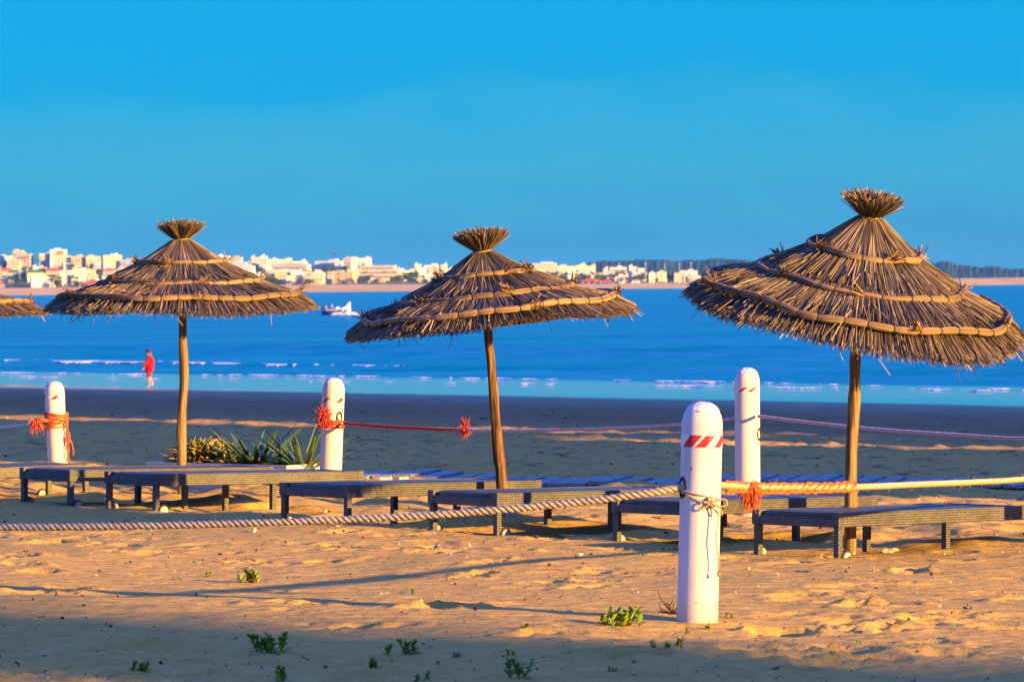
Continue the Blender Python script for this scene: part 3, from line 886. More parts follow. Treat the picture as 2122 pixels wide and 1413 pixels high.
# twine round the near bollard
tt, bx, d_, gz, ln = POST['front']
m = MB(); rr = random.Random(15)
Rr = 0.1045
def on_post(a, z):                                          # z above the sand
    return Vector((bx + math.tan(ln) * z + math.sin(a) * Rr, d_ - math.cos(a) * Rr, gz + z))
m.tube([on_post(-1.15 + (2.55) * t, 0.652 - 0.075 * math.sin(min(1, t * 1.3) * 1.57) + 0.05 * max(0, t - 0.6)) for t in np.linspace(0, 1, 24)], 0.0055, 6)
m.tube([on_post(-1.15 + 2.5 * t, 0.648 - 0.055 * t) for t in np.linspace(0, 1, 24)], 0.0045, 6)
kn = on_post(0.42, 0.585) + Vector((0, -0.008, 0))
for k in range(16):
    v = Vector((rr.gauss(0, 0.012), -abs(rr.gauss(0, 0.008)), rr.gauss(0, 0.012)))
    m.tube([kn - v, kn + v], 0.005, 5)
for (ax_, az_) in ((0.085, 0.0), (0.06, -0.05), (-0.05, -0.02)):    # bow loops
    m.tube([kn + Vector((ax_ * math.sin(t * math.pi) * 1.0, -0.012, az_ * math.sin(t * math.pi) + 0.018 * math.sin(2 * t * math.pi))) for t in np.linspace(0, 1, 14)], 0.0045, 5)
pts = [kn + Vector((0.035 + 0.006 * math.sin(i * 0.8), -0.02, -0.028 * i - 0.02)) for i in range(12)]
m.tube([kn] + pts, 0.0042, 6)
for k in range(10):
    m.tube([pts[-1], pts[-1] + Vector((rr.gauss(0, 0.008), rr.gauss(0, 0.006), -0.03))], 0.0025, 4)
world_thing('twine', m, M['twine'], 'thin twine tied in a bow round the near bollard, one end hanging', 'twine')

# ------------------------------------------------------------------ straw umbrellas
def straws(A, B, C, r0, r1, rs):
    """three-sided straws through points A, B, C (n x 3 arrays)"""
    n = len(A)
    t = C - A; t /= np.linalg.norm(t, axis=1)[:, None] + 1e-9
    h = rs.normal(size=(n, 3)); u = np.cross(t, h); u /= np.linalg.norm(u, axis=1)[:, None] + 1e-9
    w = np.cross(t, u)
    V = np.zeros((n, 3, 3, 3)); 
    for j, (Pj, rj) in enumerate(((A, r0), (B, (r0 + r1) / 2), (C, r1))):
        for k in range(3):
            a = 2 * math.pi * k / 3
            V[:, j, k] = Pj + (u * math.cos(a) + w * math.sin(a)) * np.asarray(rj).reshape(-1, 1)
    b = np.arange(n)[:, None] * 9
    q = []
    for j in range(2):
        for k in range(3):
            k2 = (k + 1) % 3
            q.append(np.concatenate([b + j * 3 + k, b + j * 3 + k2, b + (j + 1) * 3 + k2, b + (j + 1) * 3 + k], 1))
    tri = np.concatenate([np.concatenate([b + 6, b + 7, b + 8], 1), np.concatenate([b + 2, b + 1, b], 1)])
    return V.reshape(-1, 3), np.concatenate(q), tri

def join_np(parts):
    Vs, Qs, Ts, o = [], [], [], 0
    for v, q, t in parts:
        Vs.append(v); Qs.append(q + o); Ts.append(t + o); o += len(v)
    return np.concatenate(Vs), np.concatenate(Qs), np.concatenate(Ts)

def umbrella(label, base, centre, d, lean, nod, Rr, Hn, pole_px, pole_mat, seed, wob=0.02):
    rs = np.random.default_rng(seed); rr = random.Random(seed)
    C = P(centre[0], centre[1], d)
    b = P(base, 1000, d); b.z = G(b.x, b.y)
    t = thing('straw_umbrella', b, 0, label, 'beach umbrella', 'thatched straw beach umbrellas')
    o = C - b
    Mt = (Matrix.Translation(o) @ Matrix.Rotation(R(lean), 4, 'Y') @ Matrix.Rotation(R(nod), 4, 'X'))
    Mn = np.array(Mt)
    def tf(v): return v @ Mn[:3, :3].T + Mn[:3, 3]
    kr, kz = Rr / 1.17, Hn / 0.635
    RZ = np.array([(0.0, 0.655), (0.09, 0.635), (0.16, 0.575), (0.38, 0.405), (0.63, 0.275), (0.70, 0.235), (1.05, 0.105), (1.17, 0.0), (1.30, -0.09)])
    def zp(r): return np.interp(r / kr, RZ[:, 0], RZ[:, 1]) * kz
    ph = rs.uniform(0, 6.28, 4)
    def ripple(th): return 1 + wob * (np.sin(2 * th + ph[0]) + 0.7 * np.sin(3 * th + ph[1]) + 0.5 * np.sin(7 * th + ph[2]))
    def droop(th): return wob * 1.2 * (np.sin(2 * th + ph[3]) + 0.5 * np.sin(5 * th + ph[1]))
    def surf(r, th, dz):
        f = (r / Rr)
        return np.stack([r * np.cos(th), r * np.sin(th), zp(r) + dz + droop(th) * f ** 2], 1)
    def tier(n, ra, rb, lift, jit, endjit, layers):
        parts = []
        th = rs.uniform(0, 2 * math.pi, n)
        th2 = th + rs.normal(0, jit, n)
        r0 = ra * rs.uniform(0.75, 1.5, n)
        r1 = rb * ripple(th) + rs.normal(0, endjit, n)
        lay = rs.uniform(0, layers, n)
        mid = (r0 + r1) / 2
        A = surf(r0, th, lift + lay); B = surf(mid, (th + th2) / 2, lift + lay + rs.normal(0.002, 0.003, n)); D = surf(r1, th2, lift + lay * 0.9 + rs.normal(0, 0.006, n) - 0.004)
        rad = rs.uniform(0.0016, 0.0031, n)
        parts.append(straws(A, B, D, rad, rad * 0.9, rs))
        # shorter broken straws on top
        k = n // 22
        th = rs.uniform(0, 2 * math.pi, k); th2 = th + rs.normal(0, jit * 3, k)
        r0 = rs.uniform(ra, rb * 0.86, k); r1 = np.minimum(r0 + rs.uniform(0.12, 0.4, k), rb * ripple(th) + 0.02)
        A = surf(r0, th, lift + layers); B = surf((r0 + r1) / 2, (th + th2) / 2, lift + layers + 0.006); D = surf(r1, th2, lift + layers + rs.uniform(0.0, 0.016, k))
        rad = rs.uniform(0.0026, 0.0045, k)
        parts.append(straws(A, B, D, rad, rad * 0.9, rs))
        v, q, tr = join_np(parts)
        return tf(v), q, tr
    def mk(name, dat, mat, parent=t, smooth=False):
        return tag(link_mesh(name, np_mesh(name, dat[0], dat[1], dat[2], mat, smooth), parent), kind='stuff')
    # dense core so that no daylight leaks through
    m = MB(); prof = [(r * kr, z * kz - 0.014) for r, z in [(0.03, 0.64), (0.09, 0.62), (0.16, 0.56), (0.38, 0.39), (0.63, 0.26), (0.70, 0.22), (1.05, 0.09), (1.10, 0.05)]]
    prof += [(1.08 * kr, 0.02 * kz), (0.7 * kr, 0.14 * kz), (0.3 * kr, 0.33 * kz), (0.03, 0.45 * kz)]
    m.lathe(prof, 64)
    core = m.build('thatch_core', M['straw_core'], t, smooth=True)
    core.data.transform(Mt)
    low = mk('lower_thatch', tier(8600, 0.45 * kr, Rr, 0.0, 0.014, 0.020, 0.032), M['straw'])
    # a fringe of hanging stray straws
    k = 34
    th = rs.uniform(0, 6.28, k); r0 = Rr * ripple(th) - 0.05; r1 = r0 + rs.uniform(0.04, 0.11, k)
    A = surf(r0, th, 0.0); B = surf((r0 + r1) / 2, th, -0.012); D = surf(r1, th + rs.normal(0, 0.05, k), -rs.uniform(0.0, 0.09, k))
    st = straws(A, B, D, np.full(k, 0.004), np.full(k, 0.003), rs)
    mk('stray_straws', (tf(st[0]), st[1], st[2]), M['straw_tip'])
    mk('upper_thatch', tier(4800, 0.075 * kr, 0.64 * kr, 0.024, 0.020, 0.020, 0.028), M['straw'])
    # hoops: bundles bound every hand's width
    for hi, (hr, lift, rad) in enumerate(((0.385, 0.066, 0.021), (0.70, 0.040, 0.023), (1.045, 0.040, 0.024))):
        hr *= kr
        nseg = int(2 * math.pi * hr / 0.018)
        npin = int(2 * math.pi * hr / 0.155)
        pinph = [rr.uniform(-0.18, 0.18) for _ in range(npin)]
        pin_t = sorted(((i + pinph[i]) / npin) % 1 for i in range(npin))
        def centre_line(u):
            a = np.array([2 * math.pi * u])
            rj = hr * (1 + 0.02 * math.sin(5 * a[0] + ph[0]) + 0.012 * math.sin(9 * a[0] + ph[2]))
            c = surf(np.array([rj]), a, lift + 0.007 * math.sin(4 * a[0] + ph[1]))[0]
            return Vector(c), Vector((math.cos(a[0]), math.sin(a[0]), 0))
        m = MB()
        def pinch(u):
            dmin = min(min(abs(u - p), 1 - abs(u - p)) for p in pin_t) * 2 * math.pi * hr
            return 1 - 0.30 * math.exp(-(dmin / 0.018) ** 2)
        ns = 13
        offs = [rr.uniform(-0.2, 0.2) for _ in range(ns)]
        for k in range(ns):
            # each strand runs in lengths, like real straw
            u = rr.uniform(0, 0.2)
            end = u + 1.0
            while u < end:
                ln_ = rr.uniform(0.18, 0.34)
                n = max(4, int(ln_ * nseg))
                pts = []; rad_l = []
                for i in range(n + 1):
                    uu = (u + ln_ * i / n) % 1
                    c, out = centre_line(uu)
                    a = 2 * math.pi * k / ns + offs[k] + 0.3 * math.sin(2 * math.pi * uu * 3 + k)
                    rp = rad * pinch(uu)
                    pts.append(c + (out * math.cos(a) + Vector((0, 0, 1)) * math.sin(a)) * rp * 0.78)
                    rad_l.append(rp * 0.36)
                m.tube(pts, rad_l, 5)
                u += ln_ * 0.97
        hoop = m.build('straw_hoop', M['hoop'], t, smooth=True)
        hoop.data.transform(Mt)
        m = MB()
        for p in pin_t:
            c, out = centre_line(p)
            tan = Vector((-out.y, out.x, 0))
            m.tube([c + (out * math.cos(a) + Vector((0, 0, 1)) * math.sin(a)) * rad * 0.98 for a in np.linspace(0, 6.28, 11)], 0.0028, 4, False)
        tie = tag(m.build('binding_cord', M['tie'], hoop), kind='stuff')
        tie.data.transform(Mt)
        # loose bundle ends
        parts = []
        for u in [rr.uniform(0.5, 0.62), rr.uniform(0.72, 0.82), rr.uniform(0.93, 1.05), rr.uniform(0.2, 0.4)][:3 + (hi > 0)]:
            c, out = centre_line(u % 1)
            tan = Vector((-out.y, out.x, 0)) * rr.choice((-1, 1))
            k = 34
            A = np.tile(np.array(c), (k, 1)) + rs.normal(0, 0.008, (k, 3))
            dirv = np.array(tan)[None] * 1.0 + np.array(out)[None] * 0.25 + np.array([[0, 0, 0.35]]) + rs.normal(0, 0.42, (k, 3))
            D = A + dirv * rs.uniform(0.05, 0.085, (k, 1))
            D[:, 2] = np.maximum(D[:, 2], A[:, 2] - 0.01)
            parts.append(straws(A, (A + D) / 2, D, np.full(k, 0.0042), np.full(k, 0.0036), rs))
        v, q, tr = join_np(parts)
        o_ = mk('loose_ends', (tf(v), q, tr), M['straw_tip'], hoop)
    # crown: a sheaf bound at the neck and flaring upward
    n = 900
    th = rs.uniform(0, 6.28, n); f = np.sqrt(rs.uniform(0.02, 1, n))
    zn = 0.625 * kz + 0.03
    A = np.stack([0.12 * f * np.cos(th), 0.12 * f * np.sin(th), np.full(n, zn - 0.07)], 1)
    B = np.stack([0.056 * f * np.cos(th), 0.056 * f * np.sin(th), np.full(n, zn + 0.03)], 1)
    fl = 0.21 * f * (1 + rs.normal(0, 0.07, n))
    D = np.stack([fl * np.cos(th + rs.normal(0, 0.1, n)), fl * np.sin(th), zn + 0.198 + rs.normal(0, 0.017, n) - 0.035 * f], 1)
    rad = rs.uniform(0.0022, 0.0036, n)
    v, q, tr = straws(A, B, D, rad, rad, rs)
    mk('crown_sheaf', (tf(v), q, tr), M['straw'])
    m = MB()
    for k in range(3):
        m.tube([(0.066 * math.cos(a), 0.066 * math.sin(a), zn + 0.015 + k * 0.011 + 0.004 * math.sin(2 * a + k)) for a in np.linspace(0, 6.28, 25)], 0.0075, 5)
    nk = m.build('neck_binding', M['hoop'], t, smooth=True)
    nk.data.transform(Mt)
    # crooked pole
    pts = []
    for px, py in pole_px: pts.append(P(px, py, d) - b)
    apex = Mt @ Vector((0, 0, 0.5 * kz))
    f_ = pts[-1]
    pts[0].z = -0.3
    pts.append(f_.lerp(apex, 0.6)); pts.append(apex)
    sm = smooth_path(pts, 10)
    m = MB(); N = len(sm); nn = 14
    rings = []
    rl = []
    for i, p in enumerate(sm):
        k = 0.036 * (1.12 - 0.22 * i / N) * (1 + 0.09 * float(vnoise(i * 0.22, seed, 61)) * 2)
        rl.append(k)
    m.tube(sm, rl, nn)
    # knots and flattened flanks
    vv = []
    for i, v in enumerate(m.v):
        k = 0.006 * float(vnoise(v[2] * 5 + seed * 3.1, (i % nn) * 0.9, 62)) * 2
        ring = sm[min(i // nn, N - 1)]
        dr = Vector(v) - ring; dr.z = 0
        if dr.length > 1e-5: dr.normalize()
        vv.append(tuple(Vector(v) + dr * k))
    m.v = vv
    m.build('pole', pole_mat, t, smooth=True)
    return t

umbrella('straw umbrella with level canopy on a pale pole, beside the agave planter', 377, (378, 642), 33.6, 0.0, 1.2, 1.17, 0.555,
         [(377, 1042), (376, 950), (377, 860), (381, 780), (379, 700)], M['pole_a'], 21, 0.012)
umbrella('small straw umbrella tilted left on a dark split pole in the middle', 1043, (1014, 664), 28.7, -5.0, 3.5, 1.05, 0.46,
         [(1043, 1079), (1039, 1000), (1033, 940), (1025, 850), (1018, 760), (1013, 700)], M['pole_b'], 22, 0.018)
umbrella('large straw umbrella tilted down to the right, its top facing the viewer', 1760, (1773, 660), 25.6, 8.0, 9.5, 1.13, 0.63,
         [(1760, 1118), (1763, 1000), (1767, 900), (1771, 800), (1773, 720)], M['pole_a'], 23, 0.016)
umbrella('straw umbrella cut off by the left edge, only its rim showing', -170, (-168, 668), 36.2, -4.0, 1.0, 1.17, 0.46,
         [(-170, 1040), (-170, 900), (-168, 760), (-168, 690)], M['pole_a'], 24, 0.012)

# ------------------------------------------------------------------ wicker sun loungers
LL, LW, LH, RH = 2.05, 0.72, 0.305, 0.092
def make_lounger():
    t = thing('sun_lounger')
    W = M['wicker']
    def part(name, c, d, bev=0.006, mat=W, rot=None):
        return MB().box(c, d, rot).build(name, mat, t, boxuv=True, bevel=bev)
    part('side_rail', (LL / 2, 0.025, LH - RH / 2), (LL - 0.12, 0.05, RH))
    part('side_rail', (LL / 2, LW - 0.025, LH - RH / 2), (LL - 0.12, 0.05, RH))
    # head end: corner posts, a lower beam, and a set-back panel leaving a dark slot
    part('end_beam', (0.03, LW / 2, LH - RH + 0.027), (0.05, LW - 0.12, 0.060))
    part('end_panel', (0.05, LW / 2, LH - 0.023), (0.04, LW - 0.16, 0.040), 0.008)
    part('end_rail', (LL - 0.03, LW / 2, LH - RH / 2), (0.05, LW - 0.12, RH))
    for y in (0.03, LW - 0.03):
        part('corner_post', (0.03, y, LH - RH / 2), (0.064, 0.064, RH + 0.004))
        part('corner_post', (LL - 0.03, y, LH - RH / 2), (0.064, 0.064, RH + 0.004))
    for y in (0.03, LW - 0.03):
        part('leg', (0.03, y, (LH - RH) / 2 - 0.04), (0.045, 0.045, LH - RH + 0.08))
        part('leg', (1.16, y, (LH - RH) / 2 - 0.04), (0.045, 0.045, LH - RH + 0.08))
    part('backrest', (0.42, LW / 2, LH - 0.012), (0.66, LW - 0.115, 0.022))
    part('deck', (1.345, LW / 2, LH - 0.014), (1.14, LW - 0.115, 0.022))
    for y, s in ((-0.012, -1), (LW + 0.012, 1)):
        w = MB(); w.lathe([(0.001, -0.014), (0.038, -0.014), (0.049, -0.011), (0.052, 0), (0.049, 0.011), (0.038, 0.014), (0.001, 0.014)], 22)
        o = w.build('wheel', M['plastic_dark'], t, smooth=True)
        o.rotation_euler = (R(90), 0, 0); o.location = (0.085, y - s * 0.02, 0.016)
        h = MB().lathe([(0.001, -0.0165), (0.037, -0.0165), (0.038, -0.012), (0.038, 0.012), (0.037, 0.0165), (0.001, 0.0165)], 20)
        c = h.build('hub_cap', M['plastic_white'], o, smooth=False)
    return t
proto = make_lounger()
GL = 'dark wicker sun loungers under the umbrellas'
spots = [  # near-right corner leg base (px, py), turn, label, reversed
    ((1738, 1157), 46.5, 'rightmost charcoal wicker lounger, in front of the right umbrella pole', False),
    ((1432, 1128), 47, 'charcoal wicker lounger half hidden behind the near white bollard', False),
    ((1030, 1110), 43.6, 'charcoal wicker lounger crossed by the cream rope, below the middle umbrella', False),
    ((720, 1085), 46.6, 'charcoal wicker lounger between planter bollard and middle umbrella pole, side brightly lit', False),
    ((321, 1060), 39.5, 'charcoal wicker lounger in front of the planter and left umbrella pole', False),
    ((144, 1050), 41, 'charcoal wicker lounger in front of the leftmost bollard, its dark end showing', False),
]
lst = []
for i, ((px, py), ang, label, rev) in enumerate(spots):
    g = ground_hit(px, py)
    o = proto if i == 0 else copy_tree(proto)
    # rest on the sand under the legs
    ca, sa = math.cos(R(ang)), math.sin(R(ang))
    zz = [G(g.x + u * ca - w * sa, g.y + u * sa + w * ca) for u in (0.03, 1.16) for w in (0.03, LW - 0.03)]
    # height from the photo: the ground hit fixes the near corner
    o.location = (g.x, g.y, (zz[0] + zz[1]) / 2 - 0.015)
    o.rotation_euler = Matrix.Rotation(R(ang), 3, 'Z').to_euler()
    o.rotation_euler = (Matrix.Rotation(R(ang), 3, 'Z') @ Matrix.Rotation(R(1.5), 3, 'Y')).to_euler()
    tag(o, label, 'sun lounger', GL)
    lst.append(o)
# the one at the left edge stands the other way round
o = copy_tree(proto)
far = P(187, 985, 33.7)
o.location = (far.x - math.sin(R(36)) * LW, far.y + math.cos(R(36)) * LW, G(far.x - 0.4, far.y - 0.2) - 0.03)
o.rotation_euler = (0, 0, R(180 + 36))
tag(o, 'charcoal wicker lounger at the left edge, behind the others, turned end for end', 'sun lounger', GL)

# ------------------------------------------------------------------ planter with succulents
pc = P(492, 1025, 36.1)
pz = G(pc.x, pc.y)
pt = thing('planter', (pc.x, pc.y, pz - 0.05), R(-38), 'long low white plaster planter behind a lounger, under the left umbrella', 'planter')
def frustum(w0, d0, w1, d1, z0, z1):
    m = MB(); m.v = [(sx * w / 2, sy * d / 2, z) for z, w, d in ((z0, w0, d0), (z1, w1, d1)) for sx, sy in ((-1, -1), (1, -1), (1, 1), (-1, 1))]
    m.f = [(0, 1, 5, 4), (1, 2, 6, 5), (2, 3, 7, 6), (3, 0, 4, 7), (3, 2, 1, 0)]
    return m
m = frustum(1.62, 0.5, 1.78, 0.62, 0, 0.30)
b = len(m.v)
m.v += [(-0.85, -0.27, 0.30), (0.85, -0.27, 0.30), (0.85, 0.27, 0.30), (-0.85, 0.27, 0.30), (-0.85, -0.27, 0.22), (0.85, -0.27, 0.22), (0.85, 0.27, 0.22), (-0.85, 0.27, 0.22)]
m.f += [(4, 5, b + 1, b), (5, 6, b + 2, b + 1), (6, 7, b + 3, b + 2), (7, 4, b, b + 3), (b, b + 1, b + 5, b + 4), (b + 1, b + 2, b + 6, b + 5), (b + 2, b + 3, b + 7, b + 6), (b + 3, b, b + 4, b + 7)]
m.build('trough', M['plaster'], pt)
MB().box((0, 0, 0.235), (1.69, 0.52, 0.04)).build('soil', simple('soil', (0.08, 0.045, 0.03), rough=0.95, bump=0.8, bscale=30), pt)

def blade_mesh(name, L, W_, curve, mat, seg=9, fold=0.25):
    v, q, uv = [], [], []
    for i in range(seg + 1):
        t = i / seg
        w = W_ * (0.65 + 0.9 * t) * (1 - t) ** 0.62 * 0.9 if t < 1 else 0
        w = max(w, 0.0008)
        x = L * (math.sin(curve * t) / max(curve, 1e-3)); z_ = L * t * math.cos(curve * t * 0.55)
        for k, u in enumerate((-1, -0.5, 0, 0.5, 1)):
            v.append((x - fold * w * (abs(u) ** 1.5), u * w / 2, z_ + 0.0)); uv.append((k / 4, t))
    for i in range(seg):
        for k in range(4):
            a = i * 5 + k; q.append((a, a + 1, a + 6, a + 5))
    return np_mesh(name, v, q, None, mat, True, uv)

def agave(label, px, py, d, scale, n, mat, seed, spread=0.75):
    p = P(px, py, d)
    t = thing('agave', p, 0, label, 'agave', 'spiky plants in the white planter')
    rr = random.Random(seed)
    vars_ = [blade_mesh('leaf', scale * L_, scale * w, c, mat) for L_, w, c in ((1.0, 0.17, 0.06), (0.95, 0.18, 0.15), (0.8, 0.18, 0.35), (0.65, 0.16, 0.7))]
    for i in range(n):
        inner = i / n
        me_ = vars_[0] if inner > 0.66 else (vars_[1] if inner > 0.35 else (vars_[2] if rr.random() < 0.6 else vars_[3]))
        o = link_mesh('leaf', me_, t)
        tilt = (1 - inner) * spread + rr.uniform(-0.08, 0.12)
        o.rotation_euler = (0, tilt, i * 2.4 + rr.uniform(-0.3, 0.3))
        o.scale = (1, 1, rr.uniform(0.85, 1.1))
        o.location = (math.cos(i * 2.4) * 0.012, math.sin(i * 2.4) * 0.012, -0.02)
    return t
agave('tall variegated agave left of the two in the planter', 532, 972, 36.0, 0.44, 36, M['agave'], 1, 0.50)
agave('tall dark agave nearest the planter bollard', 628, 975, 35.65, 0.42, 34, M['agave'], 2, 0.52)
agave('small aloe between the two tall agaves', 580, 974, 35.8, 0.32, 16, M['aloe'], 3, 0.95)
agave('low drooping aloe left of the tall agaves', 490, 970, 36.1, 0.30, 18, M['aloe'], 4, 1.25)
def succulent(label, cx, cy, d, w, h, n, seed):
    p = P(cx, cy, d)
    t = thing('succulent', p, 0, label, 'succulent', 'low succulents in the white planter')
    rs = np.random.default_rng(seed)
    a = rs.uniform(0, 6.28, n); f = np.sqrt(rs.uniform(0, 1, n))
    bx_ = np.cos(a) * f * w / 2; by_ = np.sin(a) * f * 0.2
    bz_ = h * np.sqrt(np.maximum(0.02, 1 - f ** 2)) * rs.uniform(0.35, 1, n)
    A = np.stack([bx_, by_, bz_ - 0.02], 1)
    dv = np.stack([np.cos(a) * 0.6 + rs.normal(0, 0.6, n), np.sin(a) * 0.6 + rs.normal(0, 0.6, n), rs.uniform(0.1, 1.0, n)], 1)
    L_ = rs.uniform(0.06, 0.12, (n, 1))
    B = A + dv * L_ * 0.5 + np.array([0, 0, 0.012]); D = A + dv * L_
    D[:, 2] -= 0.006
    v, q, tr = straws(A, B, D, np.full(n, 0.011), np.full(n, 0.003), rs)
    tag(link_mesh('leaves', np_mesh('leaves', v, q, tr, M['succ'], True), t), kind='stuff')
    k = 24; A = np.stack([rs.uniform(-w / 2, w / 2, k) * .8, rs.uniform(-.15, .15, k), np.full(k, -0.02)], 1)
    D = A + np.stack([rs.normal(0, .05, k), rs.normal(0, .04, k), np.full(k, h * .8)], 1)
    v, q, tr = straws(A, (A + D) / 2, D, np.full(k, .005), np.full(k, .004), rs)
    link_mesh('stems', np_mesh('stems', v, q, tr, M['weed_stem']), t)
    return t
succulent('sunlit yellow-green succulent mound right behind the left umbrella pole', 425, 968, 36.35, 0.54, 0.25, 760, 5)
succulent('darker low succulent between the mound and the tall agaves', 485, 971, 36.15, 0.30, 0.12, 220, 6)
succulent('little red-tipped succulent sprig left of the left umbrella pole', 366, 964, 36.55, 0.10, 0.06, 40, 7)

# ------------------------------------------------------------------ boardwalk behind the loungers
bw = thing('boardwalk', (0, 37.2, 0), 0, 'weathered whitish plank boardwalk behind the loungers, partly sunk in sand', 'boardwalk')
pm = MB().box((0, 0, 0), (0.185, 1.15, 0.035)).mesh('plank', M['plank'], bevel=0.004)
rr = random.Random(31)
x = -2.0; i = 0
while x < 6.0:
    yb = 38.0 - 0.12 * (x + 1.8) / 3.5
    z = G(x, yb - 0.55) * 0.5 + float(np.interp(QM[0] * x + QM[1] * yb, QX, QZ)) * 0.5 + 0.035
    o = link_mesh('plank', pm, bw, (x, yb - 37.2 + rr.uniform(-0.02, 0.02), z + rr.uniform(-0.006, 0.006)))
    raised = False
    o.rotation_euler = (rr.gauss(0, 0.006) + (0.03 if raised else 0), rr.gauss(0, 0.02) + (0.05 if raised else 0), R(-14) + rr.gauss(0, 0.012))
    if raised: o.location.z += 0.025
    x += 0.205 + rr.uniform(0, 0.012); i += 1
for dy in (-0.38, 0.38):
    pts = []
    for x in np.linspace(-2.0, 6.0, 30):
        yb = 38.0 - 0.12 * (x + 1.8) / 3.5 + dy
        pts.append((x, yb - 37.2, float(np.interp(QM[0] * x + QM[1] * yb, QX, QZ)) - 0.02))
    MB().tube(pts, 0.04, 4).build('bearer', M['plank'], bw)

# loose stones and blocks
def rock(name, px, py, d, size, mat, label, seed, squash=(1, 1, 1), cat='stone'):
    bm = bmesh.new(); bmesh.ops.create_icosphere(bm, subdivisions=3, radius=1)
    for v in bm.verts:
        n = mnoise.noise(v.co * 1.3 + Vector((seed * 7.1, 0, 0))) * 0.55 + mnoise.noise(v.co * 3.1 + Vector((0, seed, 0))) * 0.2
        v.co *= 1 + n
        v.co = Vector((v.co.x * squash[0], v.co.y * squash[1], v.co.z * squash[2])) * size
    me = bpy.data.meshes.new(name); bm.to_mesh(me); bm.free(); me.materials.append(mat)
    p = P(px, py, d); p.z = G(p.x, p.y) + size * squash[2] * 0.35
    return tag(link_mesh(name, me, None, p), label, cat)
rock('stone', 1046, 1075, 28.55, 0.10, M['stone'], 'pale lump of stone wedged at the foot of the middle umbrella pole', 3, (0.9, 0.8, 1.0))
rock('stone', 1840, 1152, 25.4, 0.035, M['stone'], 'small whitish pebble cluster on sand below the rightmost lounger', 4, (1.6, 1, 0.7))
for px, w, lb in ((785, 0.115, 'cream concrete block under the boardwalk, the left one'), (822, 0.085, 'cream concrete block under the boardwalk, the right one')):
    p = P(px + 15, 1030, 35.6)
    b = MB().box((0, 0, 0), (w, 0.12, 0.10)).build('concrete_block', M['block'], bevel=0.004)
    b.location = (p.x, p.y, G(p.x, p.y) + 0.035)
    tag(b, lb, 'block', 'concrete blocks under the boardwalk')

# ------------------------------------------------------------------ small green plants in the sand
def weed(px, py, size, n_stems, label, seed, style=0):
    g = ground_hit(px, py)
    rs = np.random.default_rng(seed); rr = random.Random(seed)
    t = thing('beach_weed', (g.x, g.y, G(g.x, g.y) - 0.01), 0, label, 'plant', 'small green plants sprouting from the sand')
    st = MB(); Vp, Qp = [], []; UV = []
    for s in range(n_stems):
        a = rr.uniform(0, 6.28)
        sp = rr.uniform(0.05, 0.5) * (1.6 if style == 1 else 1.0)
        h = size * rr.uniform(0.40, 0.78)
        b0 = Vector((rr.gauss(0, size * (0.5 if style == 1 else 0.22)), rr.gauss(0, size * 0.2), 0))
        pts = [b0 + Vector((math.cos(a) * sp * h * t * t, math.sin(a) * sp * h * t * t * 0.6, h * t)) for t in np.linspace(0, 1, 7)]
        st.tube(pts, [0.0028 * (1 - 0.6 * i / 6) + 0.0008 for i in range(7)], 5)
        nl = rr.randint(11, 17)
        for k in range(nl):
            f = 0.10 + 0.90 * k / nl
            i0 = min(5, int(f * 6)); base = pts[i0].lerp(pts[i0 + 1], f * 6 - i0)
            la = k * 2.4 + rr.uniform(-0.4, 0.4)
            el = rr.uniform(0.3, 1.1)
            dr = Vector((math.cos(la) * math.cos(el), math.sin(la) * math.cos(el), math.sin(el)))
            sd = dr.cross(Vector((0, 0, 1))).normalized()
            up_ = sd.cross(dr)
            L_ = size * rr.uniform(0.26, 0.42) * (1.1 - 0.35 * f); w = L_ * 0.55
            bi = len(Vp)
            for (u, v_, z_) in ((0, 0, 0), (0.35, -0.5, 0.08), (0.35, 0.5, 0.08), (0.75, -0.42, 0.06), (0.75, 0.42, 0.06), (1, 0, -0.03), (0.4, 0, -0.02), (0.78, 0, -0.02)):
                Vp.append(base + dr * (u * L_) + sd * (v_ * w) + up_ * (z_ * L_))
            Qp += [(bi, bi + 1, bi + 6), (bi, bi + 6, bi + 2), (bi + 1, bi + 3, bi + 7), (bi + 1, bi + 7, bi + 6), (bi + 6, bi + 7, bi + 4), (bi + 6, bi + 4, bi + 2), (bi + 3, bi + 5, bi + 7), (bi + 7, bi + 5, bi + 4)]
    tag(st.build('stems', M['weed_stem'], t, smooth=True), kind='stuff')
    tag(link_mesh('leaves', np_mesh('leaves', Vp, None, Qp, M['weed'], True), t), kind='stuff')
    return t
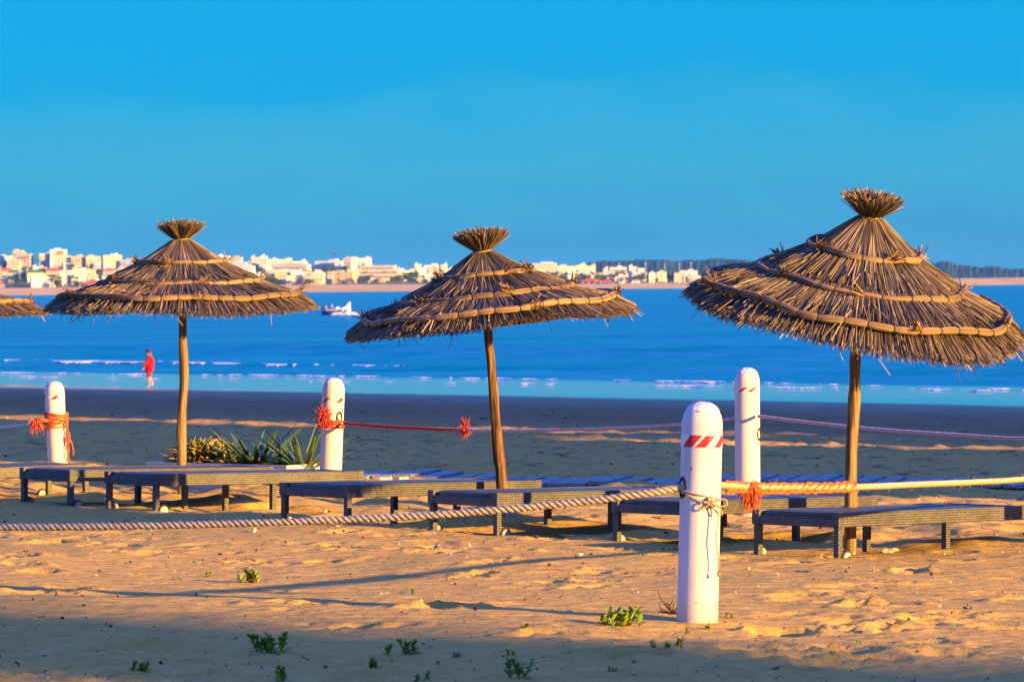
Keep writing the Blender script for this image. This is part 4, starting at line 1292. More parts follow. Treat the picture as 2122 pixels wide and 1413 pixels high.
weeds = [
    (432, 1196, 0.05, 3, 'small weed left of the bushy one, on lit sand under the rope shadow', 0), (518, 1208, 0.095, 7, 'bushy yellow-green weed on lit sand, left of centre', 0),
    (858, 1230, 0.06, 1, 'single thin upright shoot on lit sand below the middle loungers', 0), (1305, 1298, 0.115, 9, 'biggest leafy weed, just left of the near bollard foot', 1),
    (1088, 1306, 0.05, 4, 'small rounded weed where shade begins, below the middle umbrella', 0), (560, 1352, 0.105, 6, 'sprawling weed with several upright shoots in the shaded sand', 1),
    (285, 1391, 0.055, 6, 'squat weed tuft in shaded sand, the farthest left', 0), (582, 1412, 0.075, 3, 'weed with two thick shoots cut by the bottom edge, left', 0),
    (772, 1384, 0.055, 4, 'low weed with a tilted shoot, shaded, left of centre', 0), (836, 1356, 0.09, 4, 'weed with tall leaning shoots in the shade, left of centre', 1),
    (908, 1376, 0.03, 2, 'tiny weed sprig in the shade, lower of two near centre', 0), (945, 1363, 0.035, 3, 'tiny weed tuft in the shade, upper of two near centre', 0),
    (1058, 1357, 0.045, 2, 'small weed sprig just above the tall leafy column', 0), (1072, 1408, 0.10, 3, 'tall column-like weed near the bottom edge, right of centre', 0),
    (1262, 1394, 0.04, 3, 'small round weed near the bottom edge below the near bollard', 0), (1362, 1342, 0.055, 3, 'weed with dark stem in shade below the near bollard, left', 1),
    (1395, 1340, 0.055, 2, 'weed with upright shoot in shade below the near bollard, right', 0), (1425, 1312, 0.04, 3, 'small weed just below the near bollard foot', 0),
    (1470, 1305, 0.045, 2, 'small upright weed below the right side of the near bollard', 0), (1518, 1280, 0.045, 2, 'lone bright sprig right of the near bollard foot', 0),
    (1780, 1335, 0.035, 2, 'tiny weed alone on the sand at lower right', 0), (875, 1410, 0.06, 2, 'weed shoot cut by the bottom edge at centre', 0)]
for i, (px, py, s, n, lb, stl) in enumerate(weeds): weed(px, py, s * 1.15, n, lb, 100 + i, stl)
g = ground_hit(1392, 1272)
m = MB(); rr = random.Random(77)
for i in range(26):
    v = Vector((rr.gauss(0, 0.03), rr.gauss(0, 0.03), abs(rr.gauss(0.01, 0.03))))
    m.tube([v * 0.2, v, v * 1.3 + Vector((rr.gauss(0, 0.01), 0, rr.gauss(0.0, 0.012)))], [0.004, 0.003, 0.001], 4)
o = m.build('dead_weed', M['dead']); o.location = g
tag(o, 'dead blackened weed curled at the near bollard foot', 'dead plant')

# litter of dark crumbs, shell chips and twigs on the sand: uncountable
rs = np.random.default_rng(55)
parts = []
n = 800
dd = 14.3 + 12 * rs.uniform(0, 1, n) ** 1.3
xx = rs.uniform(-0.137, 0.137, n) * dd
A = np.stack([xx, dd, ground(xx, dd) + 0.002], 1)
ang = rs.uniform(0, 6.28, n); L_ = rs.exponential(0.008, n)[:, None] + 0.003
D = A + np.stack([np.cos(ang), np.sin(ang), rs.uniform(-0.05, 0.5, n)], 1) * L_
sz = rs.exponential(0.0028, n) + 0.0015
v, q, tr = straws(A, (A + D) / 2 + np.array([0, 0, 0.002]), D, sz, sz * 0.7, rs); parts.append((v, q, tr))
n = 500
dd = rs.uniform(24, 41, n); xx = rs.uniform(-0.14, 0.14, n) * dd
A = np.stack([xx, dd, ground(xx, dd) + 0.003], 1); ang = rs.uniform(0, 6.28, n)
D = A + np.stack([np.cos(ang), np.sin(ang), rs.uniform(0, 0.4, n)], 1) * (rs.exponential(0.016, n)[:, None] + 0.005)
sz = rs.exponential(0.005, n) + 0.003
v, q, tr = straws(A, (A + D) / 2, D, sz, sz * 0.7, rs); parts.append((v, q, tr))
n = 500
dd = rs.uniform(42, 100, n); xx = rs.uniform(-0.14, 0.14, n) * dd
A = np.stack([xx, dd, ground(xx, dd) + 0.005], 1); ang = rs.uniform(0, 6.28, n)
D = A + np.stack([np.cos(ang), np.sin(ang), rs.uniform(0, 0.3, n)], 1) * (rs.exponential(0.03, n)[:, None] + 0.012)
sz = rs.exponential(0.006, n) + 0.004
v, q, tr = straws(A, (A + D) / 2, D, sz, sz * 0.6, rs); parts.append((v, q, tr))
v, q, tr = join_np(parts)
tag(link_mesh('beach_litter', np_mesh('beach_litter', v, q, tr, M['debris'], False)), 'scattered dark crumbs, shell chips and bits of weed on the sand', 'litter', kind='stuff')

# ------------------------------------------------------------------ people
def skin_body(name, verts, edges, radii, mat, parent, sub=1):
    me = bpy.data.meshes.new(name)
    me.from_pydata([tuple(v) for v in verts], edges, [])
    o = bpy.data.objects.new(name, me); COL.objects.link(o)
    md = o.modifiers.new('skin', 'SKIN'); md.use_smooth_shade = True
    for i, r in enumerate(radii):
        sv = me.skin_vertices[0].data[i]
        sv.radius = (r, r) if not hasattr(r, '__len__') else r
        sv.use_root = (i == 0)
    o.modifiers.new('sub', 'SUBSURF').levels = sub
    o.modifiers['sub'].render_levels = sub
    dg = bpy.context.evaluated_depsgraph_get()
    ev = bpy.data.meshes.new_from_object(o.evaluated_get(dg))
    bpy.data.objects.remove(o); bpy.data.meshes.remove(me)
    ev.name = name; ev.materials.clear(); ev.materials.append(mat)
    return link_mesh(name, ev, parent)

M['skin'] = simple('skin', (0.50, 0.26, 0.16), rough=0.6, var=0.1)
M['red_cloth'] = simple('red_cloth', (0.55, 0.008, 0.018), rough=0.85, var=0.2, scale=6, bump=0.3, bscale=20)
M['hair'] = simple('dark_hair', (0.03, 0.018, 0.012), rough=0.6)
M['hair_tip'] = simple('brown_hair', (0.16, 0.09, 0.04), rough=0.6)

wp = P(309, 797, 172.0)
wp.z = 0.065
wk = thing('person', wp, 0, 'person in a long red top and red knee-length trousers walking barefoot along the wet sand', 'person')
# x to the right, the walker faces left (-x); the near leg carries the weight, the far leg swings behind
sv_ = [(0.02, 0, 0.92), (0.03, 0, 1.12), (0.03, 0, 1.36), (0.0, 0, 1.47), (-0.035, 0, 1.57), (-0.045, 0, 1.66),
       (0.00, -0.10, 0.86), (-0.02, -0.10, 0.48), (0.04, -0.10, 0.10), (-0.10, -0.10, 0.035),
       (0.03, 0.10, 0.86), (-0.01, 0.10, 0.50), (0.16, 0.10, 0.16), (0.08, 0.10, 0.07),
       (0.02, -0.19, 1.34), (-0.09, -0.24, 1.08), (-0.23, -0.23, 0.87), (-0.27, -0.22, 0.79),
       (0.04, 0.19, 1.34), (0.13, 0.24, 1.08), (0.14, 0.23, 0.86), (0.13, 0.22, 0.78)]
se = [(0, 1), (1, 2), (2, 3), (3, 4), (4, 5), (0, 6), (6, 7), (7, 8), (8, 9), (0, 10), (10, 11), (11, 12), (12, 13), (2, 14), (14, 15), (15, 16), (16, 17), (2, 18), (18, 19), (19, 20), (20, 21)]
sr = [0.13, 0.125, 0.13, 0.05, 0.085, 0.08, 0.09, 0.06, 0.04, 0.03, 0.09, 0.06, 0.04, 0.03, 0.06, 0.045, 0.032, 0.035, 0.06, 0.045, 0.032, 0.035]
skin_body('body', sv_, se, sr, M['skin'], wk, 2)
# long loose top, sleeves to the wrist
cv = [(0.03, 0, 1.00), (0.04, 0, 1.18), (0.035, 0, 1.36), (0.0, 0, 1.46), (0.05, 0, 0.80), (0.02, -0.20, 1.35), (-0.09, -0.245, 1.08), (-0.225, -0.232, 0.88), (0.04, 0.20, 1.35), (0.14, 0.245, 1.08), (0.14, 0.232, 0.88)]
ce = [(0, 1), (1, 2), (2, 3), (0, 4), (2, 5), (5, 6), (6, 7), (2, 8), (8, 9), (9, 10)]
cs = [(0.20, 0.19), (0.195, 0.185), (0.17, 0.17), 0.075, (0.185, 0.18), 0.085, 0.07, 0.052, 0.085, 0.07, 0.052]
skin_body('long_top', cv, ce, cs, M['red_cloth'], wk, 2)
tv = [(0.02, 0, 0.90), (0.0, -0.09, 0.82), (-0.02, -0.10, 0.58), (-0.018, -0.10, 0.44), (0.03, 0.09, 0.82), (0.0, 0.10, 0.58), (0.01, 0.10, 0.46)]
te = [(0, 1), (1, 2), (2, 3), (0, 4), (4, 5), (5, 6)]
skin_body('trousers', tv, te, [0.15, 0.115, 0.095, 0.085, 0.115, 0.095, 0.085], M['red_cloth'], wk, 2)
hm = MB()
hm.lathe([(0.001, 0.105), (0.05, 0.098), (0.088, 0.06), (0.098, 0.0), (0.09, -0.05), (0.075, -0.085), (0.05, -0.10)], 18)
h = hm.build('hair', M['hair'], wk, (-0.018, 0, 1.645), smooth=True)
h.rotation_euler = (0, R(28), 0)
tl = MB().tube([(0.06, -0.02, 1.60), (0.075, -0.03, 1.54), (0.07, -0.03, 1.47), (0.06, -0.03, 1.42)], [0.04, 0.06, 0.055, 0.02], 10)
tl.build('hair_ends', M['hair_tip'], wk, smooth=True)
for s in (-1, 1):
    MB().lathe([(0.001, 0.009), (0.008, 0.004), (0.009, 0), (0.008, -0.004), (0.001, -0.009)], 8).build('eye', M['hair'], wk, (-0.122, s * 0.032, 1.635))
MB().tube([(-0.115, 0, 1.64), (-0.142, 0, 1.605), (-0.12, 0, 1.595)], [0.008, 0.014, 0.008], 8).build('nose', M['skin'], wk, smooth=True)

# ------------------------------------------------------------------ small boat out on the bay
BD = 640.0
bp_ = P(698, 651, BD); bp_.z = 0.0
M['hull_blue'] = simple('hull_blue', (0.02, 0.10, 0.32), rough=0.45, var=0.2, scale=2)
M['hull_white'] = simple('hull_white', (0.72, 0.72, 0.70), rough=0.5, var=0.1, scale=2)
M['pinkred'] = simple('pink_red', (0.55, 0.04, 0.10), rough=0.7)
boat = thing('boat', bp_, R(-14), 'small blue open fishing boat with a high white prow, throwing up spray', 'boat')
st_ = [(-2.35, 0.62, 0.05, 0.80), (-1.4, 0.80, -0.1, 0.78), (0.0, 0.88, -0.15, 0.85), (1.1, 0.72, -0.1, 1.05), (1.8, 0.42, 0.1, 1.45), (2.25, 0.06, 0.5, 2.05)]
def hull(off, z_lo, z_hi):
    m = MB(); n = len(st_)
    for (x, w, zk, zg) in st_:
        for s, f in ((-1, z_hi), (-1, z_lo), (0, None), (1, z_lo), (1, z_hi)):
            if f is None: m.v.append((x, 0, zk + z_lo * (zg - zk) * 0.0))
            else: m.v.append((x, s * (w + off) * (0.55 + 0.45 * f), zk + (zg - zk) * f))
    for i in range(n - 1):
        for k in range(4):
            a = i * 5 + k; m.f.append((a, a + 5, a + 6, a + 1))
    m.f.append((0, 1, 2, 3, 4))
    return m
hull(0, 0.45, 1.0).build('hull', M['hull_blue'], boat)
m = MB()
for s in (-1, 1): m.tube([(x, s * (w + 0.03), zg) for x, w, zk, zg in st_], 0.07, 6)
m.build('gunwale', M['hull_white'], boat, smooth=True)
m = MB()
m.v = [(1.15, -0.74, 0.55), (1.15, 0.74, 0.55), (1.85, -0.46, 0.45), (1.85, 0.46, 0.45), (2.30, -0.10, 0.6), (2.30, 0.10, 0.6), (1.15, -0.77, 1.10), (1.15, 0.77, 1.10), (1.85, -0.48, 1.50), (1.85, 0.48, 1.50), (2.34, -0.12, 2.10), (2.34, 0.12, 2.10)]
m.f = [(0, 2, 8, 6), (2, 4, 10, 8), (4, 5, 11, 10), (5, 3, 9, 11), (3, 1, 7, 9), (6, 8, 9, 7), (8, 10, 11, 9)]
m.build('prow', M['hull_white'], boat)
MB().box((2.2, 0, 2.12), (0.3, 0.28, 0.22)).build('prow_cap', M['pinkred'], boat, bevel=0.04)
MB().box((0, 0, 0.62), (0.25, 1.5, 0.05)).build('thwart', M['hull_white'], boat)
mo = MB().box((-2.5, 0, 0.95), (0.35, 0.3, 0.5)).build('outboard_motor', M['plastic_dark'], boat, bevel=0.06)
MB().box((-2.52, 0, 0.4), (0.14, 0.12, 0.8)).build('motor_leg', M['plastic_dark'], mo)
def boat_person(lx, z, label, mat):
    q = Matrix.Rotation(R(-14), 4, 'Z') @ Vector((lx, 0, z))
    t = thing('person', bp_ + q, R(-14), label, 'person', 'people riding in the small boat')
    v = [(0, 0, 0.12), (0.02, 0, 0.35), (0.04, 0, 0.55), (0.05, 0, 0.66), (0.06, 0, 0.78), (0.06, 0, 0.86), (0.12, -0.12, 0.10), (0.42, -0.14, 0.12), (0.46, -0.14, -0.25), (0.12, 0.12, 0.10), (0.42, 0.14, 0.12), (0.46, 0.14, -0.25),
         (0.04, -0.2, 0.52), (0.16, -0.26, 0.28), (0.34, -0.2, 0.22), (0.04, 0.2, 0.52), (0.16, 0.26, 0.28), (0.34, 0.2, 0.22)]
    e = [(0, 1), (1, 2), (2, 3), (3, 4), (4, 5), (0, 6), (6, 7), (7, 8), (0, 9), (9, 10), (10, 11), (2, 12), (12, 13), (13, 14), (2, 15), (15, 16), (16, 17)]
    skin_body('body', v, e, [0.15, 0.15, 0.16, 0.06, 0.10, 0.09, 0.1, 0.075, 0.05, 0.1, 0.075, 0.05, 0.08, 0.06, 0.045, 0.08, 0.06, 0.045], M['skin'], t)
    v = [(0, 0, 0.12), (0.02, 0, 0.35), (0.04, 0, 0.57)]
    skin_body('vest', v, [(0, 1), (1, 2)], [0.22, 0.22, 0.22], mat, t)
    return t
boat_person(-1.9, 0.72, 'red-clad person at the stern of the small boat', M['pinkred'])
boat_person(-0.9, 0.95, 'person in dull red seated high amidships in the small boat', M['red_cloth'])
q = Matrix.Rotation(R(-14), 4, 'Z') @ Vector((0.15, 0, 1.05))
m = MB(); m.tube([(-0.5, 0, 0.0), (-0.2, 0, 0.02), (0.3, 0, -0.02), (0.6, 0, -0.05)], [0.18, 0.3, 0.3, 0.2], 10)
sk = m.build('sack', M['hull_white'], smooth=True); sk.location = bp_ + q
tag(sk, 'white bundle lying amidships in the small boat', 'bundle')
rs = np.random.default_rng(3)
n = 900
uu = rs.uniform(-1, 1, n)
A = np.stack([1.6 + uu * 1.9 + rs.normal(0, .3, n), rs.normal(-0.9, 0.5, n), np.abs(rs.normal(0, 0.14, n))], 1)
tall = rs.uniform(0, 1, n) < 0.25
A[tall] = np.stack([2.1 + rs.normal(0, .22, tall.sum()), rs.normal(-.5, .2, tall.sum()), np.abs(rs.normal(0.35, .35, tall.sum()))], 1)
D = A + rs.normal(0, 0.14, (n, 3)); D[:, 2] = np.abs(D[:, 2])
v, q_, tr = straws(A, (A + D) / 2, D, np.full(n, 0.07), np.full(n, 0.04), rs)
sp = link_mesh('bow_spray', np_mesh('bow_spray', v, q_, tr, M['foam'], True)); sp.location = bp_; sp.rotation_euler = (0, 0, R(-14))
tag(sp, 'white spray and foam thrown up at the bow of the small boat', 'spray', kind='stuff')
wk_v, wk_q = [], []
for i in range(14):
    px = 770 + i * 5; d = 760 + 4 * i
    p = P(px, 0, d)
    a = 0.5 * math.sin(i / 13 * math.pi) * (0.6 + 0.8 * random.random())
    wk_v += [(p.x, p.y - 4 * a, 0.01), (p.x, p.y, 0.12 + 0.35 * a), (p.x, p.y + 6 * a, 0.01)]
for i in range(13):
    for k in range(2): wk_q.append((i * 3 + k, i * 3 + 3 + k, i * 3 + 4 + k, i * 3 + 1 + k))
tag(link_mesh('wake', np_mesh('wake', wk_v, wk_q, None, M['foam'])), 'short white wake line on the bay right of the small boat', 'wake', kind='stuff')

# ------------------------------------------------------------------ far shore: beach, hillside, town
def hor(px): return 605.1 - 0.01047 * px
SHORE_D = 5000.0
def beach_top(px): return float(np.interp(px, [-300, 0, 300, 700, 1000, 1400, 2200], [600, 597, 593, 589.5, 588.5, 586, 574]))
ENV_X = [-200, 0, 30, 60, 100, 130, 170, 205, 245, 300, 380, 450, 500, 545, 600, 655, 720, 765, 800, 850, 900, 950, 1020, 1100, 1150, 1230, 1300, 1340, 1430, 1500, 2300]
ENV_Y = [532, 530, 520, 528, 517, 522, 530, 528, 528, 536, 534, 532, 536, 533, 540, 541, 536, 536, 548, 552, 552, 554, 552, 548, 548, 554, 557, 563, 565, 574, 574]
def env(px): return float(np.interp(px, ENV_X, ENV_Y))
def far_d(px, py): return 5120 + 13.0 * max(0.0, beach_top(px) - py)
M['far_sand'] = simple('far_sand', (0.52, 0.37, 0.14), rough=0.95, var=0.2, scale=0.02, coord='Object')
M['far_ground'] = simple('far_scrub', (0.10, 0.11, 0.06), rough=0.95, var=0.4, scale=0.03, coord='Object')
cols_px = list(range(-700, 2900, 25))
V = []; 
for px in cols_px:
    a = P(px, 600, SHORE_D - 30); V.append((a.x, SHORE_D - 30, -0.6))
    a = P(px, 600, SHORE_D + 15 * math.sin(px * 0.013)); V.append((a.x, a.y, 0.15))
    a = P(px, beach_top(px) + 5, 5050); V.append((a.x, a.y, a.z))
    a = P(px, beach_top(px), 5110); V.append((a.x, a.y, a.z))
    V.append((a.x, 5160, a.z))
n5 = 5; nc = len(cols_px)
qd = [(i * n5 + k, (i + 1) * n5 + k, (i + 1) * n5 + k + 1, i * n5 + k + 1) for i in range(nc - 1) for k in range(n5 - 1)]
tag(link_mesh('far_beach', np_mesh('far_beach', V, qd, None, M['far_sand'])), kind='structure')
V = []; nr = 9
for px in cols_px:
    top = max(env(px) + 13, 560 if px < 1500 else beach_top(px) - 1)
    top = min(top, beach_top(px) - 1)
    for r in range(nr):
        y = beach_top(px) + (top - beach_top(px)) * r / (nr - 2) if r < nr - 1 else None
        if y is None:
            a = P(px, top, far_d(px, top)); V.append((a.x * 1.25, a.y + 1500, a.z * 0.9))
        else:
            a = P(px, y, far_d(px, y)); V.append((a.x, a.y, a.z + 0.05))
qd = [(i * nr + k, (i + 1) * nr + k, (i + 1) * nr + k + 1, i * nr + k + 1) for i in range(nc - 1) for k in range(nr - 1)]
tag(link_mesh('far_hillside', np_mesh('far_hillside', V, qd, None, M['far_ground'])), kind='structure')

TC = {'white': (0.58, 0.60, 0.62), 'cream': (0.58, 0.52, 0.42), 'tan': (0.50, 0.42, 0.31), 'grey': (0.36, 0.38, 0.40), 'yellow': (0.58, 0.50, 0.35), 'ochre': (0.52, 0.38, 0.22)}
TM = {k: simple('town_' + k, c, rough=0.85, var=0.10, scale=0.08, coord='Object') for k, c in TC.items()}
M['far_window'] = simple('far_window', (0.06, 0.08, 0.11), rough=0.3)
M['awning_red'] = simple('awning_red', (0.50, 0.07, 0.05), rough=0.8)
M['roof_green'] = simple('roof_green', (0.02, 0.16, 0.09), rough=0.7)
M['orange_panel'] = simple('orange_panel', (0.55, 0.17, 0.06), rough=0.8)
brand = random.Random(41)
GB = 'buildings of the town across the bay'
pane_cache = {}
def building(px0, px1, ytop, ybase, col, label, singles=False, top=None, storey=4.5, win=True, terr=0, panel=None):
    pxm = (px0 + px1) / 2
    d = far_d(pxm, ybase)
    k = d / F
    w = (px1 - px0) * k; h = (ybase - ytop) * k
    b = P(pxm, ybase, d)
    deep = min(max(10, w * 0.7), 26)
    rz = R(brand.uniform(-16, 16))
    t = thing('town_building', (b.x, b.y + deep / 2, b.z - 2.0), rz, label, 'building', GB)
    w /= (math.cos(rz) + 0.35 * abs(math.sin(rz)))
    h += 2.0
    m = MB()
    if terr:
        for s in range(terr):
            f0, f1 = s / terr, (s + 1) / terr
            m.box((-w * 0.10 * s / terr, deep * 0.10 * s, h * (f0 + f1) / 2), (w * (1 - 0.45 * f0 ** 1.4), deep * (1 - 0.1 * s), h / terr))
            m.box((-w * 0.10 * s / terr, deep * 0.10 * s - 0.5, h * f1 + 0.3), (w * (1 - 0.45 * f0 ** 1.4) + 1.0, deep * (1 - 0.1 * s) + 1.0, 0.6))
    else:
        m.box((0, 0, h / 2), (w, deep, h))
    m.build('wall', TM[col], t)
    pp = MB()
    if not terr:
        for (cx, cy, sx, sy) in ((0, -deep / 2 + 0.2, w + 0.4, 0.5), (0, deep / 2 - 0.2, w + 0.4, 0.5), (-w / 2 + 0.2, 0, 0.5, deep - 0.7), (w / 2 - 0.2, 0, 0.5, deep - 0.7)):
            pp.box((cx, cy, h + 0.4), (sx, sy, 0.9))
        if w > 9 and top != 'flat':
            rw = w * brand.uniform(0.22, 0.5); rx = brand.uniform(-0.3, 0.3) * w
            pp.box((rx, 0, h + 1.4), (rw, deep * 0.5, 2.8))
            if brand.random() < 0.5: pp.box((rx + rw * 0.3, 0, h + 3.4), (min(rw * 0.3, 3), 2.5, 1.6))
        pp.build('parapet', TM[col if brand.random() < 0.7 else 'white'], t)
    if top == 'hip_red' or top == 'hip_green':
        rf = MB(); hw, hd = w / 2 + 1, deep / 2 + 1
        rf.v = [(-hw, -hd, h + .9), (hw, -hd, h + .9), (hw, hd, h + .9), (-hw, hd, h + .9), (-hw * .4, 0, h + 4.5), (hw * .4, 0, h + 4.5)]
        rf.f = [(0, 1, 5, 4), (1, 2, 5), (2, 3, 4, 5), (3, 0, 4)]
        rf.build('roof', M['awning_red' if top == 'hip_red' else 'roof_green'], t)
    if not terr and win and w > 14 and h > 12:                       # a lower wing and balcony slabs
        MB().box((brand.choice((-0.3, 0.3)) * w, -deep / 2 - 2.5, h * 0.28), (w * 0.42, 5.0, h * 0.56)).build('wing', TM['white' if brand.random() < 0.6 else col], t)
        m = MB(); nb_ = int((h - 2.5) / storey)
        for f in range(nb_):
            m.box((0, -deep / 2 - 0.55, 2.7 + f * storey), (w * 0.94, 1.1, 0.45))
        if m.v: tag(m.build('balcony_slabs', TM['white'], t), kind='stuff')
    if panel:
        MB().box((w * 0.08, -deep / 2 - 0.15, h - 4), (w * 0.42, 0.3, 6.5)).build('orange_panel', M['orange_panel'], t)
    if win and not terr:
        fl = max(1, int((h - 2.5) / storey)); nw = max(2, int(w / 4.6))
        if singles:
            key = 'w'
            if key not in pane_cache: pane_cache[key] = MB().box((0, 0, 0), (1.9, 0.3, 2.0)).mesh('window', M['far_window'])
            for f in range(fl):
                for i in range(nw):
                    if brand.random() < 0.12: continue
                    link_mesh('window', pane_cache[key], t, (-w / 2 + (i + 0.5) * w / nw, -deep / 2 - 0.06, 4.2 + f * storey))
        else:
            m = MB()
            for f in range(fl):
                band = brand.random() < 0.3
                z = 4.0 + f * storey
                if band: m.box((0, -deep / 2 - 0.05, z), (w * 0.86, 0.3, 1.5))
                else:
                    for i in range(nw):
                        if brand.random() < 0.18: continue
                        m.box((-w / 2 + (i + 0.5) * w / nw, -deep / 2 - 0.05, z), (1.8, 0.3, 1.9))
            if m.v: tag(m.build('window_rows', M['far_window'], t), kind='stuff')
    elif terr:
        m = MB()
        for s in range(terr):
            f0 = s / terr
            m.box((-w * 0.10 * s / terr, deep * 0.10 * s - deep * (1 - 0.1 * s) / 2 - 0.05, h * (f0 + 0.45 / terr)), (w * (1 - 0.45 * f0 ** 1.4) * 0.92, 0.3, h / terr * 0.32))
        tag(m.build('window_rows', M['far_window'], t), kind='stuff')
    return t

heroes = [
    (0, 22, 529, 548, 'white', 'stepped white house at the far left end of the skyline', {}),
    (27, 48, 518, 550, 'cream', 'tall narrow cream block left of the orange-panelled one', {}),
    (34, 66, 525, 556, 'tan', 'tan block in front of the tall narrow cream one', {}),
    (15, 41, 540, 562, 'tan', 'low tan building with one dark window row at far left', {}),
    (102, 138, 516, 556, 'white', 'highest white block of the town with an orange panel on top', {'panel': True}),
    (82, 112, 524, 556, 'cream', 'cream block attached left of the orange-panelled one', {'singles': True}),
    (110, 146, 529, 560, 'cream', 'cream block in front and right of the orange-panelled one', {'singles': True}),
    (148, 177, 530, 560, 'yellow', 'yellowish block with a grid of dark windows, left of a twin', {'singles': True, 'storey': 4}),
    (178, 207, 530, 560, 'yellow', 'yellowish block with dark windows, right of its twin', {'singles': True, 'storey': 4}),
    (209, 250, 528, 566, 'tan', 'big plain tan block just left of the left umbrella', {'storey': 16}),
    (250, 322, 537, 566, 'white', 'long white hotel half hidden by the left umbrella', {'singles': True, 'storey': 4}),
    (138, 178, 561, 584, 'cream', 'low cream building behind the far beach under the skyline', {'storey': 6}),
    (182, 196, 560, 586, 'yellow', 'small square yellowish tower near the far beach', {'top': 'flat'}),
    (60, 112, 576, 596, 'white', 'low white beach house on the far shore at left', {'storey': 7}),
    (128, 136, 562, 594, 'white', 'slim white pillar-like tower near the far beach', {'top': 'flat', 'win': False}),
    (14, 40, 566, 582, 'grey', 'green-roofed house at far left behind the beach', {'top': 'hip_green'}),
    (52, 88, 566, 584, 'tan', 'wide green-roofed house left of the slim tower', {'top': 'hip_green'}),
    (96, 126, 562, 580, 'tan', 'red-roofed house below the orange-panelled block', {'top': 'hip_red'}),
    (214, 238, 562, 580, 'tan', 'red-roofed house below the big plain tan block', {'top': 'hip_red'}),
    (0, 26, 562, 578, 'tan', 'red-roofed house cut by the left edge', {'top': 'hip_red'}),
    (449, 476, 532, 556, 'white', 'white block just right of the left umbrella top', {'storey': 20}),
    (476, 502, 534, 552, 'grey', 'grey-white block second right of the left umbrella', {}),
    (482, 512, 545, 562, 'white', 'white house with stepped terraces right of the left umbrella', {}),
    (500, 527, 552, 570, 'white', 'bright white house lower down right of the left umbrella', {}),
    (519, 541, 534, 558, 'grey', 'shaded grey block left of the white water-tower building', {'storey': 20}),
    (540, 554, 532, 562, 'white', 'white tower building with a wide cap', {'singles': True}),
    (554, 577, 538, 560, 'white', 'white block right of the capped white tower', {}),
    (576, 604, 539, 556, 'cream', 'cream block with low roof house, mid left skyline', {}),
    (602, 636, 543, 560, 'white', 'white block left of the long white building', {}),
    (562, 642, 549, 566, 'grey', 'long grey-white terrace below the skyline, mid left', {'storey': 5}),
    (654, 716, 542, 560, 'white', 'long low white building above the arcaded hotels', {'singles': True, 'storey': 5}),
    (568, 602, 562, 580, 'ochre', 'ochre block behind the cream arcaded hotel', {'storey': 20}),
    (604, 636, 564, 580, 'white', 'white flat-roofed block between ochre block and arcaded hotel', {}),
    (590, 630, 575, 590, 'cream', 'cream arcaded hotel on the far beach, left one', {'singles': True, 'storey': 5}),
    (630, 672, 566, 590, 'yellow', 'yellow arcaded hotel on the far beach, middle one', {'singles': True, 'storey': 5}),
    (692, 736, 566, 588, 'ochre', 'ochre arcaded hotel on the far beach, right one', {'singles': True, 'storey': 5}),
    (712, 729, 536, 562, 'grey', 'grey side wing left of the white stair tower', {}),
    (728, 741, 534, 564, 'white', 'white stair tower of the big white hotel', {'win': False, 'top': 'flat'}),
    (741, 769, 536, 556, 'white', 'white upper block right of the white stair tower', {'singles': True, 'storey': 5}),
    (738, 842, 551, 584, 'cream', 'wide terraced cream hotel stepping down behind the far beach', {'terr': 4}),
    (861, 889, 557, 582, 'white', 'pale block left of the middle umbrella with few windows', {'storey': 8}),
    (888, 906, 556, 582, 'cream', 'narrow cream block nearest left of the middle umbrella', {}),
    (860, 874, 549, 562, 'cream', 'small cream roof block on the skyline left of the middle umbrella', {}),
    (878, 908, 551, 562, 'white', 'low white house row on the skyline left of the middle umbrella', {}),
    (912, 926, 550, 564, 'cream', 'small cream house touching the middle umbrella on the skyline', {}),
    (1103, 1153, 547, 570, 'yellow', 'large yellow block just right of the middle umbrella', {'storey': 18}),
    (1152, 1192, 553, 574, 'cream', 'cream block right of the large yellow one', {}),
    (1190, 1216, 551, 564, 'cream', 'cream roof-top block on the skyline, centre right', {}),
    (1218, 1234, 552, 566, 'yellow', 'small yellowish house on the skyline, centre right', {}),
    (1250, 1264, 558, 570, 'yellow', 'tiny yellowish house on slope, centre right', {}),
    (1264, 1301, 555, 570, 'white', 'white house row under the forest hill', {}),
    (1303, 1320, 554, 570, 'white', 'white corner house under the forest hill', {}),
    (1320, 1334, 557, 574, 'white', 'narrow white house under the forest hill', {}),
    (1343, 1361, 567, 588, 'white', 'white beachside block, left of a cream one', {'storey': 9}),
    (1361, 1381, 565, 588, 'cream', 'cream beachside block right of the white one', {'storey': 9}),
    (1309, 1340, 570, 588, 'white', 'broad white beachside building right of the red tents', {}),
    (1280, 1302, 572, 587, 'white', 'small white beachside house next to the red tents', {}),
    (1398, 1420, 567, 588, 'cream', 'cream house near the right umbrella rim', {}),
    (1410, 1446, 562, 576, 'white', 'white house row vanishing behind the right umbrella rim', {}),
]
for (a, b_, yt, yb, c, lb, kw) in heroes: building(a, b_, yt + (2.5 if a < 300 and yt < 540 else 0), yb, c, lb, **kw)
